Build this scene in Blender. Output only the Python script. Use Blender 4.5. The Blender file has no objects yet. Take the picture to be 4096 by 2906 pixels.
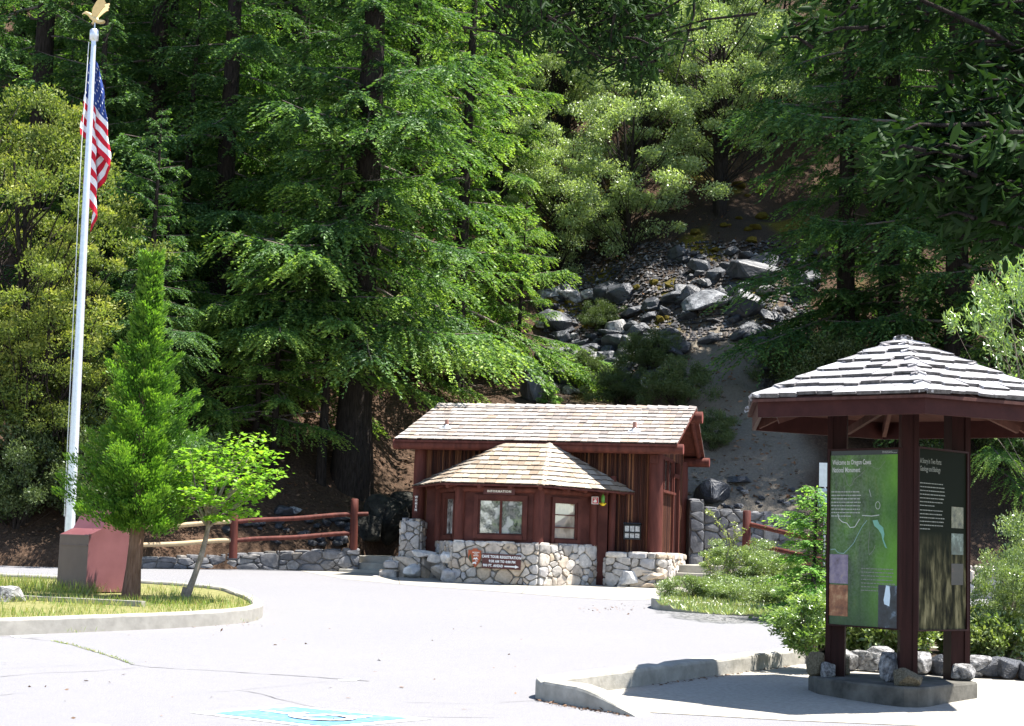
import bpy, bmesh, math, random
import numpy as np
from mathutils import Vector, Matrix, noise

scene = bpy.context.scene
C = scene.collection
R = math.radians

# ------------------------------------------------------------------ camera
CZ = 1.85                      # eye height above the ground below the camera
FPX, PITCH, ROLL = 6500.0, R(6.45), 0.034
cam_d = bpy.data.cameras.new('camera')
cam_d.sensor_width = 36.0
cam_d.lens = 36.0 * FPX / 4096.0
cam_d.clip_start, cam_d.clip_end = 0.1, 600.0
cam = bpy.data.objects.new('camera', cam_d)
C.objects.link(cam)
cam.matrix_world = Matrix.Translation((0, 0, CZ)) @ Matrix.Rotation(R(90) + PITCH, 4, 'X') @ Matrix.Rotation(ROLL, 4, 'Z')
scene.camera = cam

# ------------------------------------------------------------------ world, sun, exposure
SUN_EL = R(68)
SUN_AZ = Vector((1.0, 0.04, 0)).normalized()          # horizontal direction towards the sun
world = bpy.data.worlds.new('World')
scene.world = world
world.use_nodes = True
wn = world.node_tree
sky = wn.nodes.new('ShaderNodeTexSky')
sky.sky_type = 'NISHITA'
sky.sun_disc = False
sky.sun_elevation = SUN_EL
sky.sun_rotation = math.atan2(SUN_AZ.x, SUN_AZ.y)
sky.altitude = 1200
wn.links.new(sky.outputs[0], wn.nodes['Background'].inputs[0])
wn.nodes['Background'].inputs[1].default_value = 0.085
sun_d = bpy.data.lights.new('sun', 'SUN')
sun_d.energy = 4.6
sun_d.angle = R(0.53)
sun_d.color = (1.0, 0.955, 0.89)
sun = bpy.data.objects.new('sun', sun_d)
C.objects.link(sun)
sdir = Vector((SUN_AZ.x * math.cos(SUN_EL), SUN_AZ.y * math.cos(SUN_EL), math.sin(SUN_EL)))
sun.rotation_euler = (-sdir).to_track_quat('-Z', 'Y').to_euler()
sun.location = sdir * 60
scene.view_settings.view_transform = 'Standard'
scene.view_settings.look = 'None'
scene.view_settings.exposure = 1.8
scene.view_settings.gamma = 1.0
scene.view_settings.use_curve_mapping = False
scene.cycles.max_bounces = 8
scene.cycles.diffuse_bounces = 4
scene.cycles.transmission_bounces = 6
scene.cycles.use_denoising = True

# ------------------------------------------------------------------ measuring helpers
GA, GB = 0.0, 0.0265           # the parking lot rises gently away from the camera


def gz(y):
    return GA + GB * y


def ray(px, py):
    du, dv = px - 2048.0, py - 1453.0
    cr, sr = math.cos(ROLL), math.sin(ROLL)
    u, v = du * cr + dv * sr, -du * sr + dv * cr
    x, zu = u / FPX, -v / FPX
    c, s = math.cos(PITCH), math.sin(PITCH)
    d = (x, c - zu * s, s + zu * c)
    return Vector((d[0] / d[1], 1.0, d[2] / d[1]))


def at(px, py, y):
    r = ray(px, py)
    return Vector((r.x * y, y, r.z * y + CZ))


def gnd(px, py, dz=0.0):
    r = ray(px, py)
    t = (GA + dz - CZ) / (r.z - GB)
    return Vector((r.x * t, t, r.z * t + CZ))


# ------------------------------------------------------------------ object helpers
def tag(o, label=None, cat=None, group=None, kind=None):
    if label: o['label'] = label
    if cat: o['category'] = cat
    if group: o['group'] = group
    if kind: o['kind'] = kind
    return o


def thing(name, label, cat, loc=(0, 0, 0), rz=0.0, group=None, scale=1.0):
    o = bpy.data.objects.new(name, None)
    o.empty_display_size = 0.1
    C.objects.link(o)
    o.location = loc
    o.rotation_euler = (0, 0, rz)
    o.scale = (scale,) * 3
    return tag(o, label, cat, group)


def link(name, me, parent=None, mats=()):
    for m in mats:
        me.materials.append(m)
    o = bpy.data.objects.new(name, me)
    C.objects.link(o)
    if parent is not None:
        o.parent = parent
    return o


def copy_tree(o, parent=None):
    c = o.copy()
    C.objects.link(c)
    c.parent = parent
    for ch in list(o.children):
        copy_tree(ch, c)
    return c


class G:
    """collects faces of one mesh"""

    def __init__(self):
        self.V, self.F, self.M, self.S = [], [], [], []

    def face(self, pts, m=0, s=False):
        n = len(self.V)
        self.V += [tuple(p) for p in pts]
        self.F.append(tuple(range(n, n + len(pts))))
        self.M.append(m); self.S.append(s)

    def add(self, verts, faces, m=0, s=False):
        n = len(self.V)
        self.V += [tuple(p) for p in verts]
        for f in faces:
            self.F.append(tuple(i + n for i in f))
            self.M.append(m); self.S.append(s)

    def box(self, c, size, m=0, rz=0.0, mat=None):
        hx, hy, hz = size[0] / 2, size[1] / 2, size[2] / 2
        T = Matrix.Translation(c) @ (mat if mat else Matrix.Rotation(rz, 4, 'Z'))
        vs = [T @ Vector((sx * hx, sy * hy, sz * hz)) for sx in (-1, 1) for sy in (-1, 1) for sz in (-1, 1)]
        self.add(vs, [(0, 1, 3, 2), (4, 6, 7, 5), (0, 4, 5, 1), (2, 3, 7, 6), (0, 2, 6, 4), (1, 5, 7, 3)], m)

    def span(self, x0, x1, y0, y1, z0, z1, m=0):
        self.box(((x0 + x1) / 2, (y0 + y1) / 2, (z0 + z1) / 2), (abs(x1 - x0), abs(y1 - y0), abs(z1 - z0)), m)

    def tube(self, pts, rad, n=8, m=0, s=True, cap=True, capm=None, jit=0.0, rng=None):
        pts = [Vector(p) for p in pts]
        if not hasattr(rad, '__len__'):
            rad = [rad] * len(pts)
        rings, up = [], None
        for i, p in enumerate(pts):
            d = (pts[min(i + 1, len(pts) - 1)] - pts[max(i - 1, 0)]).normalized()
            if up is None:
                up = Vector((1, 0, 0)) if abs(d.x) < 0.8 else Vector((0, 1, 0))
            a = (up - d * up.dot(d)).normalized()
            up = a
            b = d.cross(a)
            ring = []
            for k in range(n):
                t = 2 * math.pi * k / n
                rr = rad[i] * (1 + (rng.uniform(-jit, jit) if rng else 0))
                ring.append(p + a * math.cos(t) * rr + b * math.sin(t) * rr)
            rings.append(ring)
        vs = [v for r in rings for v in r]
        fs = []
        for i in range(len(pts) - 1):
            for k in range(n):
                k2 = (k + 1) % n
                fs.append((i * n + k, i * n + k2, (i + 1) * n + k2, (i + 1) * n + k))
        self.add(vs, fs, m, s)
        if cap:
            self.face(rings[0][::-1], m if capm is None else capm)
            self.face(rings[-1], m if capm is None else capm)

    def prism(self, poly, mapf, d0, d1, m=0, side=None):
        """poly 2d (ccw seen from +d), extruded between depths d0 and d1"""
        n = len(poly)
        a = [mapf(x, y, d0) for x, y in poly]
        b = [mapf(x, y, d1) for x, y in poly]
        self.face(b, m)
        self.face(a[::-1], m)
        for i in range(n):
            j = (i + 1) % n
            self.face([a[i], a[j], b[j], b[i]], m if side is None else side)

    def build(self, name, mats, parent=None, recalc=True):
        me = bpy.data.meshes.new(name)
        me.from_pydata(self.V, [], self.F)
        if not isinstance(mats, (list, tuple)):
            mats = [mats]
        me.polygons.foreach_set('material_index', self.M)
        me.polygons.foreach_set('use_smooth', self.S)
        if recalc:
            bm = bmesh.new(); bm.from_mesh(me)
            bmesh.ops.recalc_face_normals(bm, faces=bm.faces)
            bm.to_mesh(me); bm.free()
        me.update()
        return link(name, me, parent, mats)


def text_mesh(name, body, size, mat, parent, M, extrude=0.002, align='LEFT', xs=1.0, offset=0.0, spacing=1.0, line=1.0):
    cu = bpy.data.curves.new(name, 'FONT')
    cu.body = body; cu.size = size; cu.extrude = extrude; cu.align_x = align; cu.offset = offset
    cu.space_character = spacing; cu.space_line = line; cu.resolution_u = 2
    o = bpy.data.objects.new(name, cu)
    C.objects.link(o)
    dg = bpy.context.evaluated_depsgraph_get()
    me = bpy.data.meshes.new_from_object(o.evaluated_get(dg))
    bpy.data.objects.remove(o)
    me.name = name
    me.materials.clear()
    me.transform(M @ Matrix.Diagonal((xs, 1, 1, 1)))
    return link(name, me, parent, [mat])


# ------------------------------------------------------------------ materials
def newmat(name):
    m = bpy.data.materials.new(name)
    m.use_nodes = True
    nt = m.node_tree
    nt.nodes.clear()
    out = nt.nodes.new('ShaderNodeOutputMaterial')
    return m, nt, out


def N(nt, t, **kw):
    n = nt.nodes.new(t)
    for k, v in kw.items():
        setattr(n, k, v)
    return n


def ramp(nt, src, stops):
    r = N(nt, 'ShaderNodeValToRGB')
    e = r.color_ramp.elements
    while len(e) < len(stops):
        e.new(0.5)
    for i, (p, c) in enumerate(stops):
        e[i].position = p
        e[i].color = (c[0], c[1], c[2], 1) if hasattr(c, '__len__') else (c, c, c, 1)
    nt.links.new(src, r.inputs[0])
    return r.outputs[0]


def mixc(nt, fac, a, b, blend='MIX'):
    n = N(nt, 'ShaderNodeMix', data_type='RGBA', blend_type=blend)
    for s, v in ((n.inputs[0], fac), (n.inputs[6], a), (n.inputs[7], b)):
        if hasattr(v, 'is_linked'):
            nt.links.new(v, s)
        elif hasattr(v, '__len__'):
            s.default_value = (v[0], v[1], v[2], 1)
        else:
            s.default_value = v
    return n.outputs[2]


def tex(nt, scale, detail=4.0, rough=0.55, vec=None, kind='noise', sc3=None):
    co = N(nt, 'ShaderNodeTexCoord')
    src = co.outputs['Object'] if vec is None else vec
    if sc3:
        mp = N(nt, 'ShaderNodeMapping')
        mp.inputs['Scale'].default_value = sc3
        nt.links.new(src, mp.inputs['Vector'])
        src = mp.outputs[0]
    if kind == 'noise':
        t = N(nt, 'ShaderNodeTexNoise')
        t.inputs['Scale'].default_value = scale
        t.inputs['Detail'].default_value = detail
        t.inputs['Roughness'].default_value = rough
        nt.links.new(src, t.inputs['Vector'])
        return t.outputs['Fac']
    t = N(nt, 'ShaderNodeTexVoronoi')
    t.inputs['Scale'].default_value = scale
    nt.links.new(src, t.inputs['Vector'])
    return t.outputs['Distance'] if kind == 'voro' else t.outputs['Color']


def bump(nt, h, strength, dist=0.02):
    b = N(nt, 'ShaderNodeBump')
    b.inputs['Strength'].default_value = strength
    b.inputs['Distance'].default_value = dist
    nt.links.new(h, b.inputs['Height'])
    return b.outputs[0]


def principled(nt, out, col, rough=0.7, spec=0.3, normal=None, metal=0.0):
    p = N(nt, 'ShaderNodeBsdfPrincipled')
    if hasattr(col, 'is_linked'):
        nt.links.new(col, p.inputs['Base Color'])
    else:
        p.inputs['Base Color'].default_value = (*col[:3], 1)
    if hasattr(rough, 'is_linked'):
        nt.links.new(rough, p.inputs['Roughness'])
    else:
        p.inputs['Roughness'].default_value = rough
    p.inputs['Specular IOR Level'].default_value = spec
    p.inputs['Metallic'].default_value = metal
    if normal is not None:
        nt.links.new(normal, p.inputs['Normal'])
    nt.links.new(p.outputs[0], out.inputs[0])
    return p


def mat_noise(name, c0, c1, scale=8, rough=0.75, spec=0.25, bmp=0.3, sc3=None, island=0.0, lo=0.3, hi=0.7, bdist=0.01, metal=0.0, detail=5):
    m, nt, out = newmat(name)
    n = tex(nt, scale, detail, 0.6, sc3=sc3)
    col = ramp(nt, n, [(lo, c0), (hi, c1)])
    if island:
        g = N(nt, 'ShaderNodeNewGeometry')
        v = ramp(nt, g.outputs['Random Per Island'], [(0, 1 - island), (1, 1 + island)])
        col = mixc(nt, 1.0, col, v, 'MULTIPLY')
    nb = tex(nt, scale * 3, 4, 0.6, sc3=sc3)
    principled(nt, out, col, rough, spec, bump(nt, nb, bmp, bdist) if bmp else None, metal)
    return m


def mat_plain(name, c, rough=0.5, spec=0.4, metal=0.0):
    m, nt, out = newmat(name)
    n = tex(nt, 14, 3)
    col = ramp(nt, n, [(0.25, [x * 0.9 for x in c]), (0.75, [min(1, x * 1.08) for x in c])])
    principled(nt, out, col, rough, spec, None, metal)
    return m


def mat_leaf(name, dark, light, tip, trans=0.42, gloss=0.07, grough=0.38, clump=1.2, tcol=None):
    """leaf: colour differs per leaf and per clump, new growth by the 'tip' attribute; light passes through"""
    m, nt, out = newmat(name)
    g = N(nt, 'ShaderNodeNewGeometry')
    n = tex(nt, clump, 2, 0.5)
    a = N(nt, 'ShaderNodeMath', operation='ADD')
    nt.links.new(g.outputs['Random Per Island'], a.inputs[0])
    nt.links.new(n, a.inputs[1])
    col = ramp(nt, a.outputs[0], [(0.45, dark), (1.25 / 1.3, light)])
    at_ = N(nt, 'ShaderNodeAttribute', attribute_name='tip')
    col = mixc(nt, at_.outputs['Fac'], col, tip)
    d = N(nt, 'ShaderNodeBsdfDiffuse')
    t = N(nt, 'ShaderNodeBsdfTranslucent')
    nt.links.new(col, d.inputs[0])
    tc = mixc(nt, 1.0, col, tcol or (1.15, 1.28, 0.5), 'MULTIPLY')
    nt.links.new(tc, t.inputs[0])
    mx = N(nt, 'ShaderNodeMixShader')
    mx.inputs[0].default_value = trans
    nt.links.new(d.outputs[0], mx.inputs[1]); nt.links.new(t.outputs[0], mx.inputs[2])
    gl = N(nt, 'ShaderNodeBsdfGlossy')
    gl.inputs['Roughness'].default_value = grough
    gl.inputs[0].default_value = (0.9, 0.95, 0.9, 1)
    mg = N(nt, 'ShaderNodeMixShader')
    mg.inputs[0].default_value = gloss
    nt.links.new(mx.outputs[0], mg.inputs[1]); nt.links.new(gl.outputs[0], mg.inputs[2])
    nt.links.new(mg.outputs[0], out.inputs[0])
    return m


def mat_islands(name, stops, rough=0.85, spec=0.2, nscale=25, var=0.35, bmp=0.4, sc3=None, bdist=0.01, stain=None):
    """each loose piece (stone, shingle, slat) its own colour out of the stops"""
    m, nt, out = newmat(name)
    g = N(nt, 'ShaderNodeNewGeometry')
    col = ramp(nt, g.outputs['Random Per Island'], stops)
    n = tex(nt, nscale, 5, 0.65, sc3=sc3)
    v = ramp(nt, n, [(0.25, 1 - var), (0.75, 1 + var * 0.6)])
    col = mixc(nt, 1.0, col, v, 'MULTIPLY')
    if stain:
        s = tex(nt, stain[0], 5, 0.6)
        col = mixc(nt, ramp(nt, s, [(stain[1], 0), (stain[2], 1)]), col, stain[3])
    principled(nt, out, col, rough, spec, bump(nt, n, bmp, bdist))
    return m


def mat_asphalt():
    m, nt, out = newmat('asphalt_worn')
    big = tex(nt, 0.35, 4, 0.6)
    mid = tex(nt, 5, 5, 0.7)
    fine = tex(nt, 160, 2, 0.7)
    col = ramp(nt, big, [(0.3, (0.165, 0.163, 0.174)), (0.7, (0.205, 0.202, 0.212))])
    col = mixc(nt, 0.5, col, ramp(nt, mid, [(0.3, (0.155, 0.153, 0.163)), (0.75, (0.22, 0.217, 0.225))]))
    col = mixc(nt, 0.6, col, ramp(nt, fine, [(0.35, (0.085, 0.084, 0.092)), (0.65, (0.29, 0.287, 0.295))]))
    dirt = tex(nt, 1.1, 6, 0.7)
    col = mixc(nt, ramp(nt, dirt, [(0.62, 0), (0.78, 0.35)]), col, (0.2, 0.18, 0.16))
    principled(nt, out, col, 0.85, 0.25, bump(nt, fine, 0.35, 0.006))
    return m


M_asph = mat_asphalt()
M_conc = mat_noise('concrete_pale', (0.26, 0.245, 0.215), (0.35, 0.33, 0.29), 7, 0.9, 0.2, 0.25)
M_pave = mat_noise('pavement_concrete', (0.27, 0.25, 0.215), (0.36, 0.335, 0.29), 22, 0.9, 0.2, 0.35, lo=0.35, hi=0.65)
M_kerb = mat_noise('kerb_concrete', (0.22, 0.21, 0.18), (0.40, 0.38, 0.335), 4.5, 0.9, 0.2, 0.5, bdist=0.012, detail=8)
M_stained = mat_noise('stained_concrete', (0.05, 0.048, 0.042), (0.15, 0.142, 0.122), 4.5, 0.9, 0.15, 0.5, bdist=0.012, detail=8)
M_step = mat_noise('step_concrete', (0.26, 0.245, 0.21), (0.38, 0.36, 0.31), 5, 0.9, 0.2, 0.3)
M_red = mat_noise('red_brown_paint', (0.048, 0.015, 0.012), (0.125, 0.042, 0.032), 2.2, 0.65, 0.15, 0.15, lo=0.3, hi=0.75)
M_redlog = mat_noise('red_painted_log', (0.058, 0.018, 0.014), (0.135, 0.042, 0.031), 2.4, 0.65, 0.15, 0.5, sc3=(3, 3, 0.5), bdist=0.02)
M_logend = mat_noise('log_end_paint', (0.19, 0.055, 0.045), (0.27, 0.085, 0.07), 12, 0.6, 0.3, 0.3)
M_post = mat_noise('post_brown_paint', (0.018, 0.006, 0.005), (0.032, 0.0105, 0.009), 4, 0.55, 0.12, 0.12, sc3=(6, 6, 0.6))
M_fascia = mat_noise('fascia_brown_paint', (0.038, 0.0125, 0.011), (0.06, 0.020, 0.017), 6, 0.6, 0.12, 0.15)
M_soffit = mat_noise('soffit_boards', (0.06, 0.026, 0.020), (0.11, 0.048, 0.037), 4, 0.7, 0.2, 0.2, sc3=(1, 8, 1))
M_siding = mat_islands('bark_siding', [(0, (0.025, 0.010, 0.008)), (0.3, (0.08, 0.025, 0.014)), (0.55, (0.045, 0.015, 0.010)), (0.78, (0.145, 0.052, 0.024)), (1, (0.23, 0.10, 0.048))],
                       0.75, 0.25, 6, 0.6, 0.6, sc3=(9, 9, 0.55))
M_shingle = mat_islands('cedar_shingles', [(0, (0.20, 0.17, 0.155)), (0.3, (0.31, 0.275, 0.25)), (0.6, (0.38, 0.35, 0.33)), (0.9, (0.29, 0.22, 0.17)), (1, (0.45, 0.425, 0.405))],
                        0.55, 0.5, 5, 0.3, 0.5, sc3=(14, 1.2, 6))
M_bayshingle = mat_islands('bay_shingles', [(0, (0.22, 0.165, 0.115)), (0.3, (0.33, 0.255, 0.18)), (0.6, (0.33, 0.285, 0.235)), (0.85, (0.43, 0.37, 0.29)), (1, (0.33, 0.215, 0.13))],
                           0.55, 0.5, 5, 0.3, 0.5, sc3=(14, 1.2, 6))
M_shake = mat_islands('grey_shakes', [(0, (0.25, 0.235, 0.235)), (0.5, (0.36, 0.35, 0.355)), (1, (0.47, 0.46, 0.47))],
                      0.5, 0.5, 7, 0.5, 0.9, sc3=(14, 14, 2), stain=(7, 0.66, 0.74, (0.07, 0.06, 0.05)))
M_butt = mat_noise('shaded_weathered_butts', (0.03, 0.024, 0.02), (0.10, 0.085, 0.072), 20, 0.95, 0.05, 0.3)  # old wood ends, darkened further to paint in the butt shade
M_buttgrey = mat_noise('shaded_grey_butts', (0.06, 0.055, 0.052), (0.17, 0.16, 0.155), 20, 0.95, 0.05, 0.3)  # paler shake ends, butt shade put into the colour as well
M_stone = mat_islands('limestone', [(0, (0.28, 0.26, 0.24)), (0.25, (0.50, 0.46, 0.41)), (0.45, (0.38, 0.37, 0.37)), (0.65, (0.50, 0.40, 0.29)), (0.85, (0.62, 0.60, 0.57)), (1, (0.40, 0.29, 0.19))],
                      0.85, 0.2, 9, 0.45, 0.6, stain=(3.2, 0.60, 0.72, (0.09, 0.085, 0.08)))
M_greystone = mat_islands('grey_limestone', [(0, (0.10, 0.10, 0.105)), (0.3, (0.18, 0.18, 0.185)), (0.6, (0.14, 0.14, 0.15)), (0.85, (0.28, 0.275, 0.27)), (1, (0.20, 0.175, 0.145))],
                          0.85, 0.25, 8, 0.5, 0.7, stain=(2.5, 0.56, 0.7, (0.06, 0.058, 0.058)))
M_rubble = mat_islands('scree_rubble', [(0, (0.03, 0.03, 0.034)), (.5, (0.075, 0.075, 0.08)), (.85, (0.12, 0.10, 0.085)), (1, (.26, .26, .265))], .85, .2, 12, .4, .5)
M_mortar = mat_noise('mortar', (0.13, 0.12, 0.105), (0.22, 0.205, 0.18), 30, 0.95, 0.1, 0.4)
M_darkmortar = mat_noise('dark_mortar', (0.10, 0.095, 0.09), (0.17, 0.16, 0.15), 30, 0.95, 0.1, 0.4)
M_rock = mat_noise('blue_grey_rock', (0.018, 0.021, 0.028), (0.075, 0.08, 0.093), 2.2, 0.5, 0.5, 0.8, bdist=0.04, detail=8, lo=0.32, hi=0.72)
M_rockpale = mat_noise('pale_rock', (0.07, 0.068, 0.068), (0.46, 0.45, 0.44), 3.0, 0.8, 0.25, 1.0, bdist=0.04, detail=9, lo=.36, hi=.64)
M_slab = mat_noise('blue_slab', (0.05, 0.055, 0.065), (0.25, 0.26, 0.28), 3.0, 0.6, 0.4, 1.0, bdist=0.04, detail=9, lo=.36, hi=.64)
M_rocktan = mat_noise('tan_crusted_rock', (0.10, 0.085, 0.055), (0.34, 0.29, 0.20), 9, 0.9, 0.15, 1.0, bdist=0.03, detail=8)
M_bark = mat_noise('fir_bark', (0.014, 0.011, 0.01), (0.055, 0.043, 0.036), 6, 0.9, 0.15, 1.0, sc3=(4, 4, 0.6), bdist=0.04)
M_twig = mat_noise('grey_twigs', (0.10, 0.08, 0.065), (0.19, 0.16, 0.14), 10, 0.9, 0.1, 0)
M_cedarbark = mat_noise('cedar_bark', (0.14, 0.075, 0.05), (0.30, 0.18, 0.13), 7, 0.9, 0.15, 1.0, sc3=(5, 5, 0.5), bdist=0.03)
M_maplebark = mat_noise('maple_bark', (0.16, 0.125, 0.10), (0.33, 0.27, 0.23), 12, 0.9, 0.15, 0.5)
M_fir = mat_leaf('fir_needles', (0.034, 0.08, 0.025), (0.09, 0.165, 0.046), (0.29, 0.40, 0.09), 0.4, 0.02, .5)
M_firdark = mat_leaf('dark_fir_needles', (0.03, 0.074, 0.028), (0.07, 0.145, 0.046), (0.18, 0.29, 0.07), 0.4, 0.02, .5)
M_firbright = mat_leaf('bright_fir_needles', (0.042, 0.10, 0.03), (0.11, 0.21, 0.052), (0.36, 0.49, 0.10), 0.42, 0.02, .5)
M_sapling = mat_leaf('sapling_needles', (0.06, 0.15, 0.035), (0.14, 0.29, 0.06), (0.38, 0.55, 0.12), 0.42, 0.02, .5)
M_oak = mat_leaf('oak_leaves', (0.09, 0.14, 0.058), (0.33, 0.41, 0.18), (0.58, 0.64, 0.29), 0.38, 0.05, 0.42)
M_chinq = mat_leaf('chinquapin_leaves', (0.035, 0.075, 0.02), (0.19, 0.235, 0.055), (0.56, 0.52, 0.13), 0.42, 0.015, 0.5)
M_bush = mat_leaf('bush_leaves', (0.035, 0.06, 0.022), (0.085, 0.12, 0.04), (0.20, 0.22, 0.06), 0.3, 0.03, 0.45)
M_cedar = mat_leaf('cedar_sprays', (0.038, 0.108, 0.018), (0.115, 0.24, 0.032), (0.28, 0.44, 0.055), 0.36, 0.02, .5, clump=3)
M_maple = mat_leaf('maple_leaves', (0.13, 0.28, 0.03), (0.22, 0.39, 0.05), (0.31, 0.44, 0.06), 0.5, 0.02, clump=3)
M_manz = mat_leaf('manzanita_leaves', (0.08, 0.13, 0.045), (0.22, 0.29, 0.10), (0.34, 0.36, 0.08), 0.34, 0.07, 0.4, clump=3)
M_rhodo = mat_leaf('broad_shrub_leaves', (0.07, 0.14, 0.035), (0.19, 0.29, 0.075), (0.46, 0.52, 0.13), 0.4, 0.08, 0.35, clump=4)
M_willow = mat_leaf('pale_willow_leaves', (0.12, 0.20, 0.05), (0.24, 0.34, 0.09), (0.36, 0.44, 0.12), 0.45, 0.12, 0.3, clump=4)
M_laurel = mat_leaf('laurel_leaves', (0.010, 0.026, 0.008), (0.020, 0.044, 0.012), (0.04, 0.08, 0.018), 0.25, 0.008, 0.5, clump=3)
M_grass = mat_leaf('grass_blades', (0.11, 0.22, 0.03), (0.24, 0.31, 0.07), (0.44, 0.36, 0.15), 0.4, 0.04, clump=1.5)
M_cover = mat_leaf('ground_cover', (0.08, 0.15, 0.04), (0.22, 0.28, 0.09), (0.33, 0.33, 0.12), 0.35, 0.08, clump=3)
M_soil = mat_noise('dark_soil', (0.035, 0.026, 0.02), (0.10, 0.075, 0.055), 14, 0.95, 0.1, 0.8, bdist=0.03)
M_drygrass = mat_noise('dry_turf', (0.10, 0.12, 0.035), (0.25, 0.22, 0.10), 9, 0.95, 0.1, 0.6)
M_white = mat_plain('white_paint', (0.78, 0.78, 0.76), 0.6)
M_letter = mat_plain('routed_letters', (0.80, 0.76, 0.68), 0.6)
M_signbrown = mat_noise('sign_brown', (0.07, 0.018, 0.016), (0.095, 0.026, 0.022), 8, 0.5, 0.4, 0.1)
M_black = mat_plain('black_plastic', (0.012, 0.012, 0.013), 0.35)
M_pole = mat_plain('brushed_aluminium', (0.72, 0.74, 0.78), 0.35, 0.5, 0.55)
M_gold = mat_plain('gilded_metal', (0.75, 0.56, 0.28), 0.4, 0.5, 0.35)
M_dark = mat_plain('dark_void', (0.012, 0.009, 0.008), 0.9, 0.05)
M_galv = mat_plain('galvanised_metal', (0.45, 0.46, 0.48), 0.45, 0.5, 0.6)
M_copperpipe = mat_plain('vent_pipe', (0.32, 0.16, 0.12), 0.6)
M_peeled = mat_noise('peeled_log', (0.33, 0.235, 0.13), (0.46, 0.35, 0.21), 5, 0.6, 0.3, 0.2, sc3=(0.6, 6, 6))
M_boxred = mat_noise('red_steel', (0.135, 0.042, 0.045), (0.20, 0.072, 0.076), 1.6, 0.42, 0.5, 0.05)
M_boxshade = mat_noise('shaded_red_steel', (0.13, 0.085, 0.075), (0.17, 0.115, 0.1), 2.5, 0.5, 0.4, 0.05)  # same red steel in shade, the shade put into the colour
M_blue = mat_noise('blue_road_paint', (0.10, 0.23, 0.37), (0.20, 0.235, 0.265), 14, 0.85, 0.15, 0.2, lo=.5, hi=.68, detail=8)
M_roadwhite = mat_noise('white_road_paint', (0.24, 0.24, 0.245), (0.72, 0.72, 0.7), 14, 0.8, 0.2, 0.1)
M_tar = mat_noise('crack_tar', (0.12, 0.116, 0.12), (0.21, 0.205, 0.21), 14, 0.9, 0.2, 0.2)
M_outcrop = mat_noise('dark_outcrop', (0.012, 0.012, 0.011), (0.07, 0.068, 0.058), 3, 0.9, 0.15, 1.0, bdist=0.06, detail=8, lo=.35, hi=.75)
M_moss = mat_noise('yellow_moss', (0.05, 0.045, 0.012), (0.18, 0.14, 0.026), 16, 0.95, 0.05, 0.9, bdist=0.03)
M_deadleaf = mat_islands('dead_leaves', [(0, (0.09, 0.05, 0.03)), (0.5, (0.17, 0.10, 0.062)), (1, (0.26, 0.17, 0.11))], 0.9, 0.1, 20, 0.2, 0)
# ------------------------------------------------------------------ rubble masonry
def clip_poly(poly, nx, ny, c):
    out = []
    for i in range(len(poly)):
        a, b = poly[i], poly[(i + 1) % len(poly)]
        da, db = a[0] * nx + a[1] * ny - c, b[0] * nx + b[1] * ny - c
        if da <= 0: out.append(a)
        if da * db < 0:
            t = da / (da - db)
            out.append((a[0] + (b[0] - a[0]) * t, a[1] + (b[1] - a[1]) * t))
    return out


def rubble(w, h, size, rng, aspect=1.5):
    """irregular stone outlines filling a w x h rectangle (a weighted cell diagram in stretched space)"""
    W = w / aspect
    n = max(3, int(W * h / (size * size) * 1.25))
    pts = []
    tries = 0
    while len(pts) < n and tries < n * 60:
        tries += 1
        s = size * rng.choice((.38, .5, .62, .8, 1.0, 1.2, 1.5))
        p = (rng.uniform(0, W), rng.uniform(0, h), s)
        if all((p[0] - q[0]) ** 2 + (p[1] - q[1]) ** 2 > (0.5 * (s + q[2]) * 0.8) ** 2 for q in pts):
            pts.append(p)
    polys = []
    for i, p in enumerate(pts):
        poly = [(0, 0), (W, 0), (W, h), (0, h)]
        near = sorted((q for j, q in enumerate(pts) if j != i), key=lambda q: (q[0] - p[0]) ** 2 + (q[1] - p[1]) ** 2)[:16]
        for q in near:
            dx, dy = q[0] - p[0], q[1] - p[1]
            d2 = dx * dx + dy * dy
            t = 0.5 + (p[2] ** 2 - q[2] ** 2) * 0.22 / d2
            t = min(0.8, max(0.2, t))
            poly = clip_poly(poly, dx, dy, dx * (p[0] + dx * t) + dy * (p[1] + dy * t))
            if len(poly) < 3: break
        if len(poly) >= 3:
            polys.append([(x * aspect, y) for x, y in poly])
    return polys


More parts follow.
